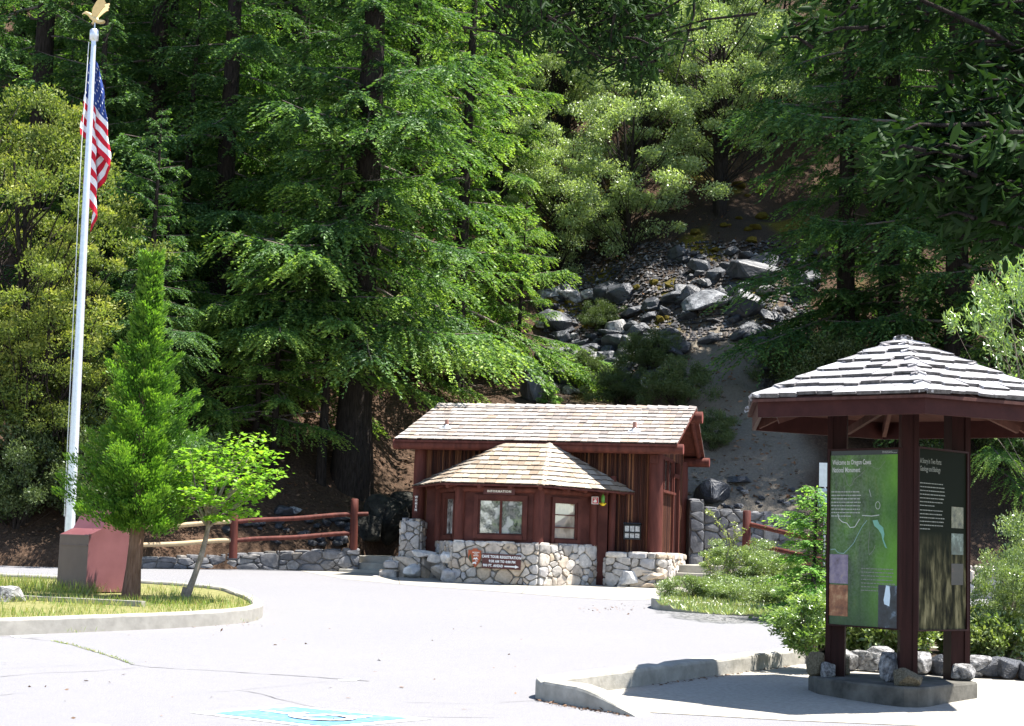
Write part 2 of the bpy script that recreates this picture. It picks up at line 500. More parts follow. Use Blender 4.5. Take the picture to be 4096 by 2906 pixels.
def add_stone(g, poly, mapf, rng, depth=0.05, joint=0.013, m=0):
    cx = sum(p[0] for p in poly) / len(poly); cy = sum(p[1] for p in poly) / len(poly)
    per = [math.hypot(p[0] - cx, p[1] - cy) for p in poly]
    r = sum(per) / len(per)
    if r < 0.02: return
    k = max(0.55, 1 - joint / r)
    poly = [(cx + (x - cx) * k, cy + (y - cy) * k) for x, y in poly]
    pts = []
    n = len(poly)
    for i in range(n):
        a, b, c2 = poly[i - 1], poly[i], poly[(i + 1) % n]
        f = rng.uniform(0.1, 0.26)
        pts.append((b[0] + (a[0] - b[0]) * f, b[1] + (a[1] - b[1]) * f))
        pts.append((b[0] + (c2[0] - b[0]) * f, b[1] + (c2[1] - b[1]) * f))
    d = depth * rng.uniform(0.7, 1.35)
    tx, ty = rng.uniform(-.25, .25) * d / max(r, .05), rng.uniform(-.25, .25) * d / max(r, .05)
    rings = []
    for sc, dd in ((1.0, -0.02), (0.985, d * 0.6), (0.86, d * 0.95)):
        ring = []
        for x, y in pts:
            jx, jy = rng.uniform(-.012, .012) * (sc < .99), rng.uniform(-.012, .012) * (sc < .99)
            X, Y = cx + (x - cx) * sc + jx, cy + (y - cy) * sc + jy
            z = dd if dd < 0 else dd + (X - cx) * tx + (Y - cy) * ty + rng.uniform(-.004, .004)
            ring.append(mapf(X, Y, z))
        rings.append(ring)
    m_ = len(pts)
    vs = rings[0] + rings[1] + rings[2]
    fs = []
    for q in range(2):
        for i in range(m_):
            j = (i + 1) % m_
            fs.append((q * m_ + i, q * m_ + j, (q + 1) * m_ + j, (q + 1) * m_ + i))
    ctr = mapf(cx + rng.uniform(-.2, .2) * r, cy + rng.uniform(-.2, .2) * r, d * rng.uniform(1.0, 1.25))
    vs.append(ctr)
    for i in range(m_):
        fs.append((2 * m_ + i, 2 * m_ + (i + 1) % m_, 3 * m_))
    g.add(vs, fs, m, False)


def stone_face(g, p0, p1, z0, z1, nrm, rng, size=0.22, depth=0.05, aspect=1.5, m=0, top_jag=0.0):
    """stones over the vertical rectangle p0-p1 (xy), z0..z1, facing nrm (xy)"""
    p0, p1 = Vector(p0), Vector(p1)
    L = (p1 - p0).length
    d = (p1 - p0) / L

    def mp(x, y, z):
        zz = z0 + y
        if top_jag and y > (z1 - z0) * 0.8:
            zz += top_jag * noise.noise((x * 3 + p0.x, p0.y, 1.3))
        return (p0.x + d.x * x + nrm[0] * z, p0.y + d.y * x + nrm[1] * z, zz)
    for poly in rubble(L, z1 - z0, size, rng, aspect):
        add_stone(g, poly, mp, rng, depth, m=m)


def stone_wall(name, pts, heights, thick, label, rng, size=0.26, mats=None, depth=0.05, base=-0.25, jag=0.05, caps=True, group=None):
    """free-standing or retaining wall along pts (world xy), heights are (z0, z1) at each point; faces the camera side (right-hand of the run)"""
    t = thing(name, label, 'stone wall', (pts[0][0], pts[0][1], gz(pts[0][1])), 0, group)
    o = Vector(t.location)
    g, gm = G(), G()
    for i in range(len(pts) - 1):
        a, b = Vector(pts[i]), Vector(pts[i + 1])
        d = (b - a).normalized()
        n = Vector((d.y, -d.x))
        za, zb = heights[i], heights[i + 1]
        L = (b - a).length
        hmax = max(za[1] - za[0], zb[1] - zb[0])

        def mp(x, y, z, a=a, d=d, n=n, za=za, zb=zb, L=L, hmax=hmax):
            f = min(1, max(0, x / L))
            lo = za[0] + (zb[0] - za[0]) * f
            hi = za[1] + (zb[1] - za[1]) * f
            yy = lo + y / hmax * (hi - lo)
            if jag and y > hmax * 0.75:
                yy += jag * noise.noise((x * 2.5 + a.x * 7, a.y, 2.1))
            return Vector((a.x + d.x * x + n.x * z, a.y + d.y * x + n.y * z, yy)) - o
        for poly in rubble(L, hmax, size, rng):
            add_stone(g, poly, mp, rng, depth)
        if caps:
            x = 0.0
            while x < L - 0.05:
                w = min(rng.uniform(0.22, 0.5), L - x)
                f = (x + w / 2) / L
                hi = za[1] + (zb[1] - za[1]) * f

                def mt(X, Y, z, a=a, d=d, n=n, hi=hi):
                    return Vector((a.x + d.x * X - n.x * Y, a.y + d.y * X - n.y * Y, hi - 0.01 + z)) - o
                add_stone(g, [(x, -0.03), (x + w, -0.03), (x + w, thick), (x, thick)], mt, rng, 0.05, 0.012)
                x += w
        q = [a, b, b - n * thick, a - n * thick]
        zt = [za[1], zb[1], zb[1], za[1]]; zl = [za[0] + base, zb[0] + base, zb[0] + base, za[0] + base]
        lo = [Vector((p.x, p.y, z)) - o for p, z in zip(q, zl)]
        hi = [Vector((p.x, p.y, z - 0.012)) - o for p, z in zip(q, zt)]
        gm.add(lo + hi, [(0, 1, 5, 4), (1, 2, 6, 5), (2, 3, 7, 6), (3, 0, 4, 7), (4, 5, 6, 7), (3, 2, 1, 0)])
    ms = mats or (M_greystone, M_darkmortar)
    g.build('stones', ms[0], t)
    gm.build('mortar_core', ms[1], t)
    return t


def rock_mesh(seed, n=26, flat=1.0, bevel=0.05):
    rng = random.Random(seed)
    bm = bmesh.new()
    for i in range(n):
        v = Vector((rng.gauss(0, 1), rng.gauss(0, 1), rng.gauss(0, 1))).normalized()
        v *= rng.uniform(0.78, 1.05)
        # flatten a few sides into broken facets
        v.x = max(-0.75, min(0.8, v.x)); v.z = max(-0.6, min(0.72, v.z))
        bm.verts.new((v.x, v.y, v.z * flat))
    r = bmesh.ops.convex_hull(bm, input=bm.verts)
    bmesh.ops.delete(bm, geom=[e for e in r['geom_interior'] if isinstance(e, bmesh.types.BMVert)], context='VERTS')
    bmesh.ops.dissolve_limit(bm, angle_limit=R(14), verts=bm.verts, edges=bm.edges)
    bmesh.ops.bevel(bm, geom=list(bm.edges), offset=bevel, segments=1, affect='EDGES', profile=0.6)
    bmesh.ops.triangulate(bm, faces=[f for f in bm.faces if len(f.verts) > 4])
    bmesh.ops.subdivide_edges(bm, edges=bm.edges, cuts=1)
    for v in bm.verts:
        q = noise.noise(v.co * 2.3 + Vector((seed, 0, 0))) * 0.06 + noise.noise(v.co * 6 + Vector((0, seed, 0))) * 0.03
        v.co += v.co.normalized() * q
    me = bpy.data.meshes.new('rock')
    bm.to_mesh(me); bm.free()
    return me


_rock_cache = {}


def rock(name, loc, size, seed, mat, label, group=None, rz=0.0, flat=1.0, tilt=(0, 0), cat='rock'):
    key = (seed % 9, mat.name, round(flat, 1))
    if key not in _rock_cache:
        me = rock_mesh(seed % 9 + 1, 20 + seed % 9, flat)
        me.materials.append(mat)
        _rock_cache[key] = me
    o = bpy.data.objects.new(name, _rock_cache[key])
    C.objects.link(o)
    o.location = loc
    o.rotation_euler = (tilt[0], tilt[1], rz)
    o.scale = size if hasattr(size, '__len__') else (size,) * 3
    return tag(o, label, cat, group)


# ------------------------------------------------------------------ ground
def sheet(name, poly, mat, dz=0.004, kind='structure'):
    g = G()
    g.face([(x, y, gz(y) + dz) for x, y in poly])
    o = g.build(name, mat)
    return tag(o, kind=kind)


g = G()
xs = [-90, -40, -16, -8, 0, 8, 16, 40, 90]; ys = [-60, 0, 10, 20, 30, 40, 50]
for i in range(len(xs) - 1):
    for j in range(len(ys) - 1):
        g.face([(xs[i], ys[j], gz(ys[j])), (xs[i + 1], ys[j], gz(ys[j])), (xs[i + 1], ys[j + 1], gz(ys[j + 1])), (xs[i], ys[j + 1], gz(ys[j + 1]))])
tag(g.build('asphalt', M_asph), kind='structure')


def P2(px, py):
    v = gnd(px, py)
    return (v.x, v.y)


apron = [P2(*p) for p in ((1130, 2272), (1380, 2318), (1700, 2347), (2000, 2368), (2250, 2388), (2480, 2402), (2640, 2399))]
apron += [(4.6, 33.5), (6.5, 37.0), (6.5, 41), (3.5, 42), (-3.0, 43), (-4.2, 41.2)]
sheet('sidewalk', apron, M_conc, 0.005)
g = G()
for a, b in ((P2(2085, 2377), (0.55, 37.2)), (P2(1600, 2338), (-2.6, 39.6))):
    d = Vector((b[0] - a[0], b[1] - a[1])).normalized() * 0.012
    g.face([(a[0] + d.y, a[1] - d.x, gz(a[1]) + .008), (b[0] + d.y, b[1] - d.x, gz(b[1]) + .008), (b[0] - d.y, b[1] + d.x, gz(b[1]) + .008), (a[0] - d.y, a[1] + d.x, gz(a[1]) + .008)])
tag(g.build('sidewalk_joint', M_mortar), kind='structure')

pave = [P2(*p) for p in ((2255, 2795), (2420, 2838), (2560, 2850), (3150, 2884), (3720, 2908))]
pave += [(3.9, 13.2), (6.5, 13.0), (14, 13.0), (14, 21), (9.5, 20.3), (6.8, 19.6), (4.2, 20.2), (3.4, 20.2), (2.2, 18.4), (1.3, 17.2), (0.75, 16.3)]
sheet('pavement', pave, M_pave, 0.005)

# painted bay for disabled drivers
g = G(); gw = G()
bl, bt, br, bb = [Vector(P2(*p)) for p in ((760, 2853), (1153, 2823), (1730, 2878), (1310, 2918))]


def quadpt(u, v):
    a = bl.lerp(bt, u); b = bb.lerp(br, u)
    return a.lerp(b, v)


def qf(g_, u0, u1, v0, v1, z):
    g_.face([(p.x, p.y, gz(p.y) + z) for p in (quadpt(u0, v0), quadpt(u1, v0), quadpt(u1, v1), quadpt(u0, v1))])


qf(gw, 0, 1, 0, 1, 0.004)
qf(g, 0.09, 0.91, 0.09, 0.91, 0.008)
ob = g.build('road_marking', M_blue); tag(ob, kind='structure')


def stroke(g_, pts, w, z):
    for (a, b) in zip(pts[:-1], pts[1:]):
        A, B = quadpt(*a), quadpt(*b)
        d = (B - A).normalized() * w / 2
        e = (B - A).normalized() * w * 0.3
        A2, B2 = A - e, B + e
        g_.face([(A2.x - d.y, A2.y + d.x, gz(A2.y) + z), (A2.x + d.y, A2.y - d.x, gz(A2.y) + z), (B2.x + d.y, B2.y - d.x, gz(B2.y) + z), (B2.x - d.y, B2.y + d.x, gz(B2.y) + z)])
        z += 0.0002


hd = [(0.5 + 0.05 * math.cos(t), 0.2 + 0.05 * math.sin(t)) for t in np.linspace(0, 6.283, 12)]
gw.face([(quadpt(u, v).x, quadpt(u, v).y, gz(quadpt(u, v).y) + 0.012) for u, v in hd[:-1]])
stroke(gw, [(0.48, 0.29), (0.46, 0.52), (0.62, 0.54), (0.68, 0.74), (0.76, 0.72)], 0.09, 0.012)
stroke(gw, [(0.47, 0.4), (0.6, 0.4)], 0.08, 0.0135)
stroke(gw, [(0.40 + 0.0, 0.46)] + [(0.46 + 0.16 * math.cos(t), 0.62 + 0.17 * math.sin(t)) for t in np.linspace(3.9, 0.2, 12)], 0.085, 0.015)
tag(gw.build('road_marking_border', M_roadwhite), kind='structure')
# faded ends of parking lines
g = G()
for pl in (((40, 2545), (180, 2541), (170, 2548), (60, 2553)), ((1350, 2722), (1440, 2716), (1425, 2726), (1370, 2727)), ((300, 2906), (360, 2897), (440, 2904), (420, 2912)),
           ((850, 2372), (918, 2375), (910, 2379), (860, 2376))):
    g.face([(*P2(*p), gz(P2(*p)[1]) + 0.004) for p in pl])
tag(g.build('parking_line', M_roadwhite), kind='structure')

# cracks in the asphalt
rngc = random.Random(4)


def crack(g_, pts, w, z=0.006):
    P = [Vector(P2(*p)) for p in pts]
    Q = []
    for a, b in zip(P[:-1], P[1:]):
        k = max(2, int((b - a).length / 0.12))
        for i in range(k):
            c = a.lerp(b, i / k)
            Q.append(Vector((c.x + rngc.uniform(-.012, .012), c.y + rngc.uniform(-.02, .02))))
    Q.append(P[-1])
    for a, b in zip(Q[:-1], Q[1:]):
        d = (b - a).normalized()
        wa = w * rngc.uniform(0.2, 0.7)
        g_.face([(a.x - d.y * wa, a.y + d.x * wa, gz(a.y) + z), (a.x + d.y * wa, a.y - d.x * wa, gz(a.y) + z), (b.x + d.y * wa, b.y - d.x * wa, gz(b.y) + z), (b.x - d.y * wa, b.y + d.x * wa, gz(b.y) + z)])


g = G()
c7 = lambda L: [(x * 0.8737, y * 0.8737 + 2300) for x, y in L]
crack(g, c7([(-20, 282), (30, 284), (140, 292), (240, 304), (330, 322), (430, 352), (530, 382), (610, 412), (690, 424)]), 0.022)
crack(g, c7([(690, 424), (800, 430), (1000, 440), (1290, 460), (1400, 466), (1690, 488)]), 0.028)
crack(g, c7([(0, 468), (200, 450), (400, 444), (560, 432), (620, 426)]), 0.014)
crack(g, c7([(0, 432), (350, 414), (540, 410)]), 0.007)
crack(g, c7([(0, 552), (125, 541)]), 0.01)
crack(g, c7([(820, 548), (1090, 530), (1250, 515), (1500, 490)]), 0.006)
crack(g, c7([(1090, 530), (1180, 542), (1300, 575), (1450, 610), (1620, 640), (1850, 652), (2289, 656)]), 0.013)
crack(g, c7([(1840, 584), (2100, 590), (2289, 588), (2480, 572)]), 0.008)
crack(g, [(2000, 2810), (2130, 2806), (2180, 2802)], 0.008)
crack(g, [(1380, 2352), (1700, 2368), (2200, 2402)], 0.006)
tag(g.build('asphalt_crack', M_tar), kind='structure')


# ------------------------------------------------------------------ kerbs
def kerb(name, pts, w, h, mat=M_kerb, taper=0, r=0.035, jt=2.4, seed=1):
    """rounded concrete kerb swept along a smoothed path; taper = metres at the end over which it dips into the ground"""
    P = [Vector(p) for p in pts]
    sm = []
    for i in range(len(P) - 1):
        p0, p1, p2, p3 = P[max(i - 1, 0)], P[i], P[i + 1], P[min(i + 2, len(P) - 1)]
        k = max(3, int((p2 - p1).length / 0.15))
        for j in range(k):
            t = j / k
            sm.append(0.5 * ((2 * p1) + (p2 - p0) * t + (2 * p0 - 5 * p1 + 4 * p2 - p3) * t * t + (3 * p1 - p0 - 3 * p2 + p3) * t ** 3))
    sm.append(P[-1])
    g_ = G()
    sec = [(-w / 2, -0.1), (-w / 2, h - r), (-w / 2 + r * .3, h - r * .3), (-w / 2 + r, h), (w / 2 - r, h), (w / 2 - r * .3, h - r * .3), (w / 2, h - r), (w / 2, -0.1)]
    tot = 0
    ln = [0]
    for a, b in zip(sm[:-1], sm[1:]):
        tot += (b - a).length; ln.append(tot)
    rows = []
    for i, p in enumerate(sm):
        d = (sm[min(i + 1, len(sm) - 1)] - sm[max(i - 1, 0)]).normalized()
        n = Vector((-d.y, d.x))
        f = 1.0
        if taper and tot - ln[i] < taper:
            f = max(0.0, (tot - ln[i]) / taper) ** 0.8
        joint = abs((ln[i] / jt) % 1.0 - 0.5) * jt < 0.05
        row = []
        for o_, z in sec:
            q = 0.006 * noise.noise((p.x * 3 + o_ * 20, p.y * 3, z * 20 + seed))
            zz = z if z < 0 else z * f
            if joint and z > 0: zz -= 0.02
            x = p + n * (o_ * (0.9 if joint else 1) + q)
            row.append((x.x, x.y, gz(x.y) + zz + (q if z > 0 else 0)))
        rows.append(row)
    m = len(sec)
    vs = [v for r_ in rows for v in r_]
    fs = [(i * m + k, i * m + k + 1, (i + 1) * m + k + 1, (i + 1) * m + k) for i in range(len(rows) - 1) for k in range(m - 1)]
    g_.add(vs, fs, 0, False)
    g_.face(rows[0]); g_.face(rows[-1][::-1])
    return tag(g_.build(name, mat), kind='structure'), sm


# the V-shaped kerb in front of the kiosk
kerb('kerb', [(5.2, 22.6), (4.25, 21.55)] + [P2(*p) for p in ((3190, 2652), (2960, 2685), (2720, 2715), (2560, 2738), (2420, 2757), (2300, 2772), (2215, 2783), (2190, 2792), (2215, 2803), (2300, 2818), (2420, 2838), (2520, 2856), (2580, 2866))],
     0.24, 0.19, taper=0.75, seed=3)
# island with flagpole and trees
isl = [(-13, 13.2), (-9.5, 16.8), (-6.3, 20.45), (-4.55, 22.45), (-3.86, 23.7), (-3.72, 24.6), (-3.9, 25.8), (-4.45, 27.6), (-5.3, 29.4), (-7.5, 30.6), (-10, 31), (-15, 31.5)]
_, isl_s = kerb('kerb', isl, 0.17, 0.21, M_conc, seed=5)
g = G()
g.face([(p.x, p.y, gz(p.y) + 0.15) for p in isl_s] + [(-16, 25, gz(25) + .15), (-15, 16, gz(16) + .15)])
tag(g.build('island_turf', M_drygrass), kind='structure')
# island with the round shrubs in front of the building
isr = [(9.5, 28.3), (7, 28.6), (4.9, 29.0), (3.75, 29.4), (3.1, 29.8), (2.84, 30.3), (2.9, 31.0), (3.3, 32.4), (3.9, 34.0), (4.6, 35.2), (6.5, 36.0), (9.0, 36.0)]
_, isr_s = kerb('kerb', isr, 0.17, 0.2, M_kerb, seed=8)
g = G()
g.face([(p.x, p.y, gz(p.y) + 0.14) for p in isr_s])
tag(g.build('island_soil', M_soil), kind='structure')
# planting bed behind the kiosk
g = G()
bed = [(3.6, 20.9), (4.6, 19.6), (6.0, 19.15), (8, 18.9), (11, 19.0), (12, 22), (10.5, 24.2), (7.0, 24.0), (5.2, 23.2), (4.3, 21.9)]
g.face([(x, y, gz(y) + 0.10) for x, y in bed])
for a, b in zip(bed, bed[1:] + bed[:1]):
    g.face([(a[0], a[1], gz(a[1]) - .05), (b[0], b[1], gz(b[1]) - .05), (b[0], b[1], gz(b[1]) + .10), (a[0], a[1], gz(a[1]) + .10)])
tag(g.build('bed_soil', M_soil), kind='structure')


# ------------------------------------------------------------------ the wooded slope
def lerp_tab(x, tab):
    if x <= tab[0][0]: return tab[0][1:]
    for a, b in zip(tab[:-1], tab[1:]):
        if x <= b[0]:
            f = (x - a[0]) / (b[0] - a[0])
            return tuple(p + (q - p) * f for p, q in zip(a[1:], b[1:]))
    return tab[-1][1:]


#            x      foot   z at foot
HTAB = [(-40, 38.5, 1.35), (-12, 38.2, 1.35), (-9.7, 38.6, 1.45), (-6.5, 40.6, 1.5), (-4.2, 42.6, 1.7), (-3.2, 44.6, 2.2), (-1.5, 45.2, 2.4), (3.2, 44.6, 2.4),
        (4.6, 43.2, 3.0), (8.6, 42.6, 3.0), (10.0, 41.3, 1.9), (13, 40.0, 1.75), (18, 39.0, 1.9), (40, 38, 2.0)]


def hill(x, y):
    yf, z0 = lerp_tab(x, HTAB)
    d = y - yf
    if d < 0:
        return z0 + 3.0 * d
    s = 0.62 * d + 0.0028 * d * d if d < 30 else 0.62 * 30 + 2.52 + 0.78 * (d - 30)
    b = noise.noise((x * 0.16, y * 0.16, 0)) * min(1.2, d * 0.12) + noise.noise((x * 0.5, y * 0.5, 3)) * min(0.35, d * 0.09) + noise.noise((x * 1.6, y * 1.6, 7)) * min(0.1, d * 0.05)
    return z0 + s + b


def on_hill(px, py):
    """first point where the sight line through a pixel meets the slope"""
    r = ray(px, py)
    t = 38.0
    while t < 120:
        if hill(r.x * t, t) >= r.z * t + CZ:
            break
        t += 0.15
    return Vector((r.x * t, t, hill(r.x * t, t)))


def smooth(a, b, x):
    t = min(1, max(0, (x - a) / (b - a)))
    return t * t * (3 - 2 * t)


nx_, ny_ = 250, 190
X = np.concatenate([np.linspace(-60, -17, 30), np.linspace(-16.6, 19, 190), np.linspace(19.6, 60, 30)])
Y = np.concatenate([np.linspace(37, 62, 125), np.linspace(62.5, 130, 65)])
vv, sand, scree, mossy = [], [], [], []
for y in Y:
    for x in X:
        z = hill(x, y)
        vv.append((x, y, z))
        e = (z - CZ) / y
        px = 2048 + FPX * x / y - ROLL * 700
        n1 = noise.noise((x * 0.7, y * 0.7, 11)) * 0.35
        sx = 6.55 + (y - 47) * 0.12
        sand.append(smooth(2.3, 1.3, abs(x - sx) + n1 * 1.5) * smooth(55.5, 53.5, y + n1 * 2) if y > 42 else 0)
        scree.append(max(smooth(4.4, 3.4, abs(x - (4.6 + (y - 54) * 0.25)) + n1) * smooth(49, 51, y + n1 * 3) * smooth(62.5, 59.5, y + n1 * 3), smooth(5, 3, abs(x - 9.5)) * smooth(47, 44, y) * .5))
        mossy.append(smooth(0.2, 0.45, noise.noise((x * 0.55, y * 0.55, 31))) * smooth(50, 55, y) * smooth(-1, 1, x) * smooth(13, 9, x))
me = bpy.data.meshes.new('hillside')
nX = len(X)
me.from_pydata(vv, [], [(j * nX + i, j * nX + i + 1, (j + 1) * nX + i + 1, (j + 1) * nX + i) for j in range(len(Y) - 1) for i in range(nX - 1)])
for nm, arr in (('sand', sand), ('scree', scree), ('moss', mossy)):
    me.attributes.new(nm, 'FLOAT', 'POINT').data.foreach_set('value', arr)
me.polygons.foreach_set('use_smooth', [True] * len(me.polygons))
mh, nt, out = newmat('forest_floor')
n1 = tex(nt, 0.9, 6, 0.65); n2 = tex(nt, 14, 5, 0.7); n3 = tex(nt, 45, 3, 0.7)
litter = ramp(nt, n2, [(0.25, (0.03, 0.018, 0.012)), (0.5, (0.085, 0.052, 0.034)), (0.75, (0.17, 0.11, 0.075))])
litter = mixc(nt, ramp(nt, n1, [(0.35, 0), (0.7, 0.75)]), litter, ramp(nt, n3, [(0.3, (0.02, 0.015, 0.01)), (0.7, (0.06, 0.043, 0.03))]))
sandc = ramp(nt, n2, [(0.25, (0.13, 0.113, 0.09)), (0.75, (0.22, 0.19, 0.15))])
screec = ramp(nt, n3, [(0.3, (0.02, 0.016, 0.013)), (0.7, (0.08, 0.06, 0.046))])
mossc = ramp(nt, n2, [(0.3, (0.05, 0.045, 0.008)), (0.7, (0.19, 0.155, 0.022))])
c_ = litter
for nm, cc in (('scree', screec), ('sand', sandc), ('moss', mossc)):
    a_ = N(nt, 'ShaderNodeAttribute', attribute_name=nm)
    c_ = mixc(nt, a_.outputs['Fac'], c_, cc)
principled(nt, out, c_, 0.95, 0.1, bump(nt, n2, 0.9, 0.06))
o = link('hillside', me, None, [mh])
tag(o, kind='structure')
# ------------------------------------------------------------------ park building
PHI = R(14)
BX, BY = 0.73, 37.3
BZ = gz(BY) + 0.005
bld = thing('park_building', 'low rustic building with stone base, dark red logs and shingle roofs', 'building', (BX, BY, BZ), -PHI)
rb = random.Random(11)
BM = Matrix.Translation((BX, BY, BZ)) @ Matrix.Rotation(-PHI, 4, 'Z')


def bw(x, y, z):                 # building-local to world
    return BM @ Vector((x, y, z))


def roof_face(g, e0, e1, r0, r1, courses, width, rng, thick=0.028, m=0, rough=0.012, lap=1.25, over=0.0, bm=1):
    """overlapping shingles on the quadrilateral eave e0-e1, top r0-r1"""
    e0, e1, r0, r1 = map(Vector, (e0, e1, r0, r1))
    nrm = (e1 - e0).cross((r0 + r1) / 2 - (e0 + e1) / 2).normalized()
    if nrm.z < 0: nrm = -nrm
    ax = (e1 - e0).normalized()
    for k in range(courses):
        t0 = k / courses
        t1 = min(1.0, (k + lap) / courses)
        L0, Q0 = e0.lerp(r0, t0), e1.lerp(r1, t0)
        L1, Q1 = e0.lerp(r0, t1), e1.lerp(r1, t1)
        xl0, xr0 = (L0 - e0).dot(ax), (Q0 - e0).dot(ax)
        xl1, xr1 = (L1 - e0).dot(ax), (Q1 - e0).dot(ax)
        perp0 = (L0 - e0) - ax * xl0
        perp1 = (L1 - e0) - ax * xl1
        x = xl0 - rng.uniform(0, width)
        while x < xr0:
            w = width * rng.uniform(0.6, 1.35)
            a0, b0 = max(x, xl0), min(x + w - 0.008, xr0)
            a1, b1 = min(max(x, xl1), xr1), max(min(x + w - 0.008, xr1), xl1)
            x += w
            if b0 - a0 < 0.02: continue
            if b1 < a1: b1 = a1
            dr = rng.uniform(-rough, rough)
            dn = (perp1 - perp0).normalized() * (dr if k else dr * 0.6)
            th = thick * rng.uniform(0.7, 1.35)
            lift0, lift1 = nrm * (thick * 1.15 + rng.uniform(0, .006)), nrm * 0.004
            tl = rng.uniform(-.006, .006)
            p = [e0 + ax * a0 + perp0 + lift0 - dn, e0 + ax * b0 + perp0 + lift0 - dn + nrm * tl,
                 e0 + ax * b1 + perp1 + lift1, e0 + ax * a1 + perp1 + lift1]
            q = [v - nrm * th for v in p[:2]] + [p[2] - nrm * .003, p[3] - nrm * .003]
            if b1 - a1 < 0.004:
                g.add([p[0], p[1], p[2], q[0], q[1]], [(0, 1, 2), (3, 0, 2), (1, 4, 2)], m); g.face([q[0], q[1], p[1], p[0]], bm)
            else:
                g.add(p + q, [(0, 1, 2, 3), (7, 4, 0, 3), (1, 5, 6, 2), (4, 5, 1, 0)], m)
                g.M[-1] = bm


def hip_caps(g, a, b, n, w, rng, thick=0.03, m=0):
    a, b = Vector(a), Vector(b)
    d = (b - a).normalized()
    s = d.cross(Vector((0, 0, 1))).normalized()
    up = s.cross(d).normalized()
    L = (b - a).length / n
    for i in range(n):
        p = a + d * L * i
        q = p + d * L * 1.25
        ww = w * rng.uniform(.85, 1.15)
        for sg in (-1, 1):
            sl = (s * sg - up * 0.36).normalized() * ww
            o0, o1 = up * (thick * 1.5), up * (thick * .6)
            v = [p + o0, p + sl + o0, q + sl * .95 + o1, q + o1]
            v2 = [x - up * thick for x in v]
            g.add(v + v2, [(0, 1, 2, 3), (0, 4, 5, 1), (1, 5, 6, 2), (7, 6, 5, 4)], m)


# stone base below the bay
g, gm = G(), G()
Zb, Ab, Bb, Cb, Db = (-2.92, 1.75), (-1.98, -0.12), (0.06, -0.12), (1.05, 1.60), (1.05, 1.86)
for (p, q, sz) in ((Zb, Ab, .20), (Ab, Bb, .205), (Bb, Cb, .215), (Cb, Db, .15)):
    d = (Vector(q) - Vector(p)).normalized()
    stone_face(g, p, q, 0.0, 0.95, (d.y, -d.x), rb, sz, 0.05, 1.25)
poly = [Zb, Ab, Bb, Cb, Db, (-2.92, 1.86)]
for a, b in zip(poly, poly[1:]):
    gm.face([(a[0], a[1], -.2), (b[0], b[1], -.2), (b[0], b[1], .94), (a[0], a[1], .94)])
gm.face([(x, y, .94) for x, y in poly])
# ledge stones and the boulders at the foot of the left corner
for a, b in ((Ab, Bb), (Bb, Cb)):
    a, b = Vector(a), Vector(b)
    d = (b - a).normalized(); n = Vector((d.y, -d.x)); L = (b - a).length; x = 0
    while x < L - .02:
        w = min(rb.uniform(.14, .4), L - x)
        add_stone(g, [(x, -.04), (x + w, -.04), (x + w, .14), (x, .14)], lambda X_, Y_, z, a=a, d=d, n=n: (a.x + d.x * X_ - n.x * Y_, a.y + d.y * X_ - n.y * Y_, .93 + z), rb, .035, .01)
        x += w
for (x, y, z, sx, sy, sz, sd) in ((-2.05, -.12, .15, .24, .2, .24, 3), (-2.35, .2, .2, .3, .3, .3, 5), (-2.15, .02, .55, .2, .18, .2, 8), (-2.55, .5, .52, .28, .2, .18, 2)):
    rm = rock_mesh(sd, 22)
    n0 = len(g.V)
    g.add([(x + v.co.x * sx, y + v.co.y * sy, z + v.co.z * sz) for v in rm.vertices], [tuple(p.vertices) for p in rm.polygons])
    bpy.data.meshes.remove(rm)
sb = g.build('stone_base', M_stone, bld)
gm.build('mortar', M_mortar, sb)

# stone plinth under the right corner
g, gm = G(), G()
pl = [(1.32, 1.86), (1.32, 1.40), (2.50, 1.40), (2.72, 1.62), (2.76, 4.25)]
for a, b in zip(pl, pl[1:]):
    d = (Vector(b) - Vector(a)).normalized()
    stone_face(g, a, b, 0.0, 0.7, (d.y, -d.x), rb, 0.23, 0.07, 1.5)
for a, b in zip(pl[1:], pl[2:]):
    a, b = Vector(a), Vector(b)
    d = (b - a).normalized(); n = Vector((d.y, -d.x)); L = (b - a).length; x = 0
    while x < L - .02:
        w = min(rb.uniform(.3, .55), L - x)
        stone_top = lambda X_, Y_, z, a=a, d=d, n=n: (a.x + d.x * X_ + n.x * z, a.y + d.y * X_ + n.y * z, .68 + Y_)
        add_stone(g, [(x, 0), (x + w, 0), (x + w, .14), (x, .14)], stone_top, rb, .07, .01)
        add_stone(g, [(x, -.05), (x + w, -.05), (x + w, .3), (x, .3)], lambda X_, Y_, z, a=a, d=d, n=n: (a.x + d.x * X_ - n.x * Y_, a.y + d.y * X_ - n.y * Y_, .80 + z), rb, .03, .01)
        x += w
for (x, y, z, sx, sy, sz, sd) in ((1.85, 1.36, .22, .33, .16, .25, 4), (2.45, 1.42, .3, .34, .18, .16, 6), (2.4, 1.40, .07, .3, .2, .1, 7)):
    rm = rock_mesh(sd, 24)
    g.add([(x + v.co.x * sx, y + v.co.y * sy, z + v.co.z * sz) for v in rm.vertices], [tuple(p.vertices) for p in rm.polygons])
    bpy.data.meshes.remove(rm)
pp = pl + [(2.3, 4.25), (2.3, 1.86)]
for a, b in zip(pp, pp[1:]):
    gm.face([(a[0], a[1], -.2), (b[0], b[1], -.2), (b[0], b[1], .80), (a[0], a[1], .80)])
gm.face([(x, y, .80) for x, y in pp])
sp = g.build('stone_plinth', M_stone, bld)
gm.build('mortar', M_mortar, sp)

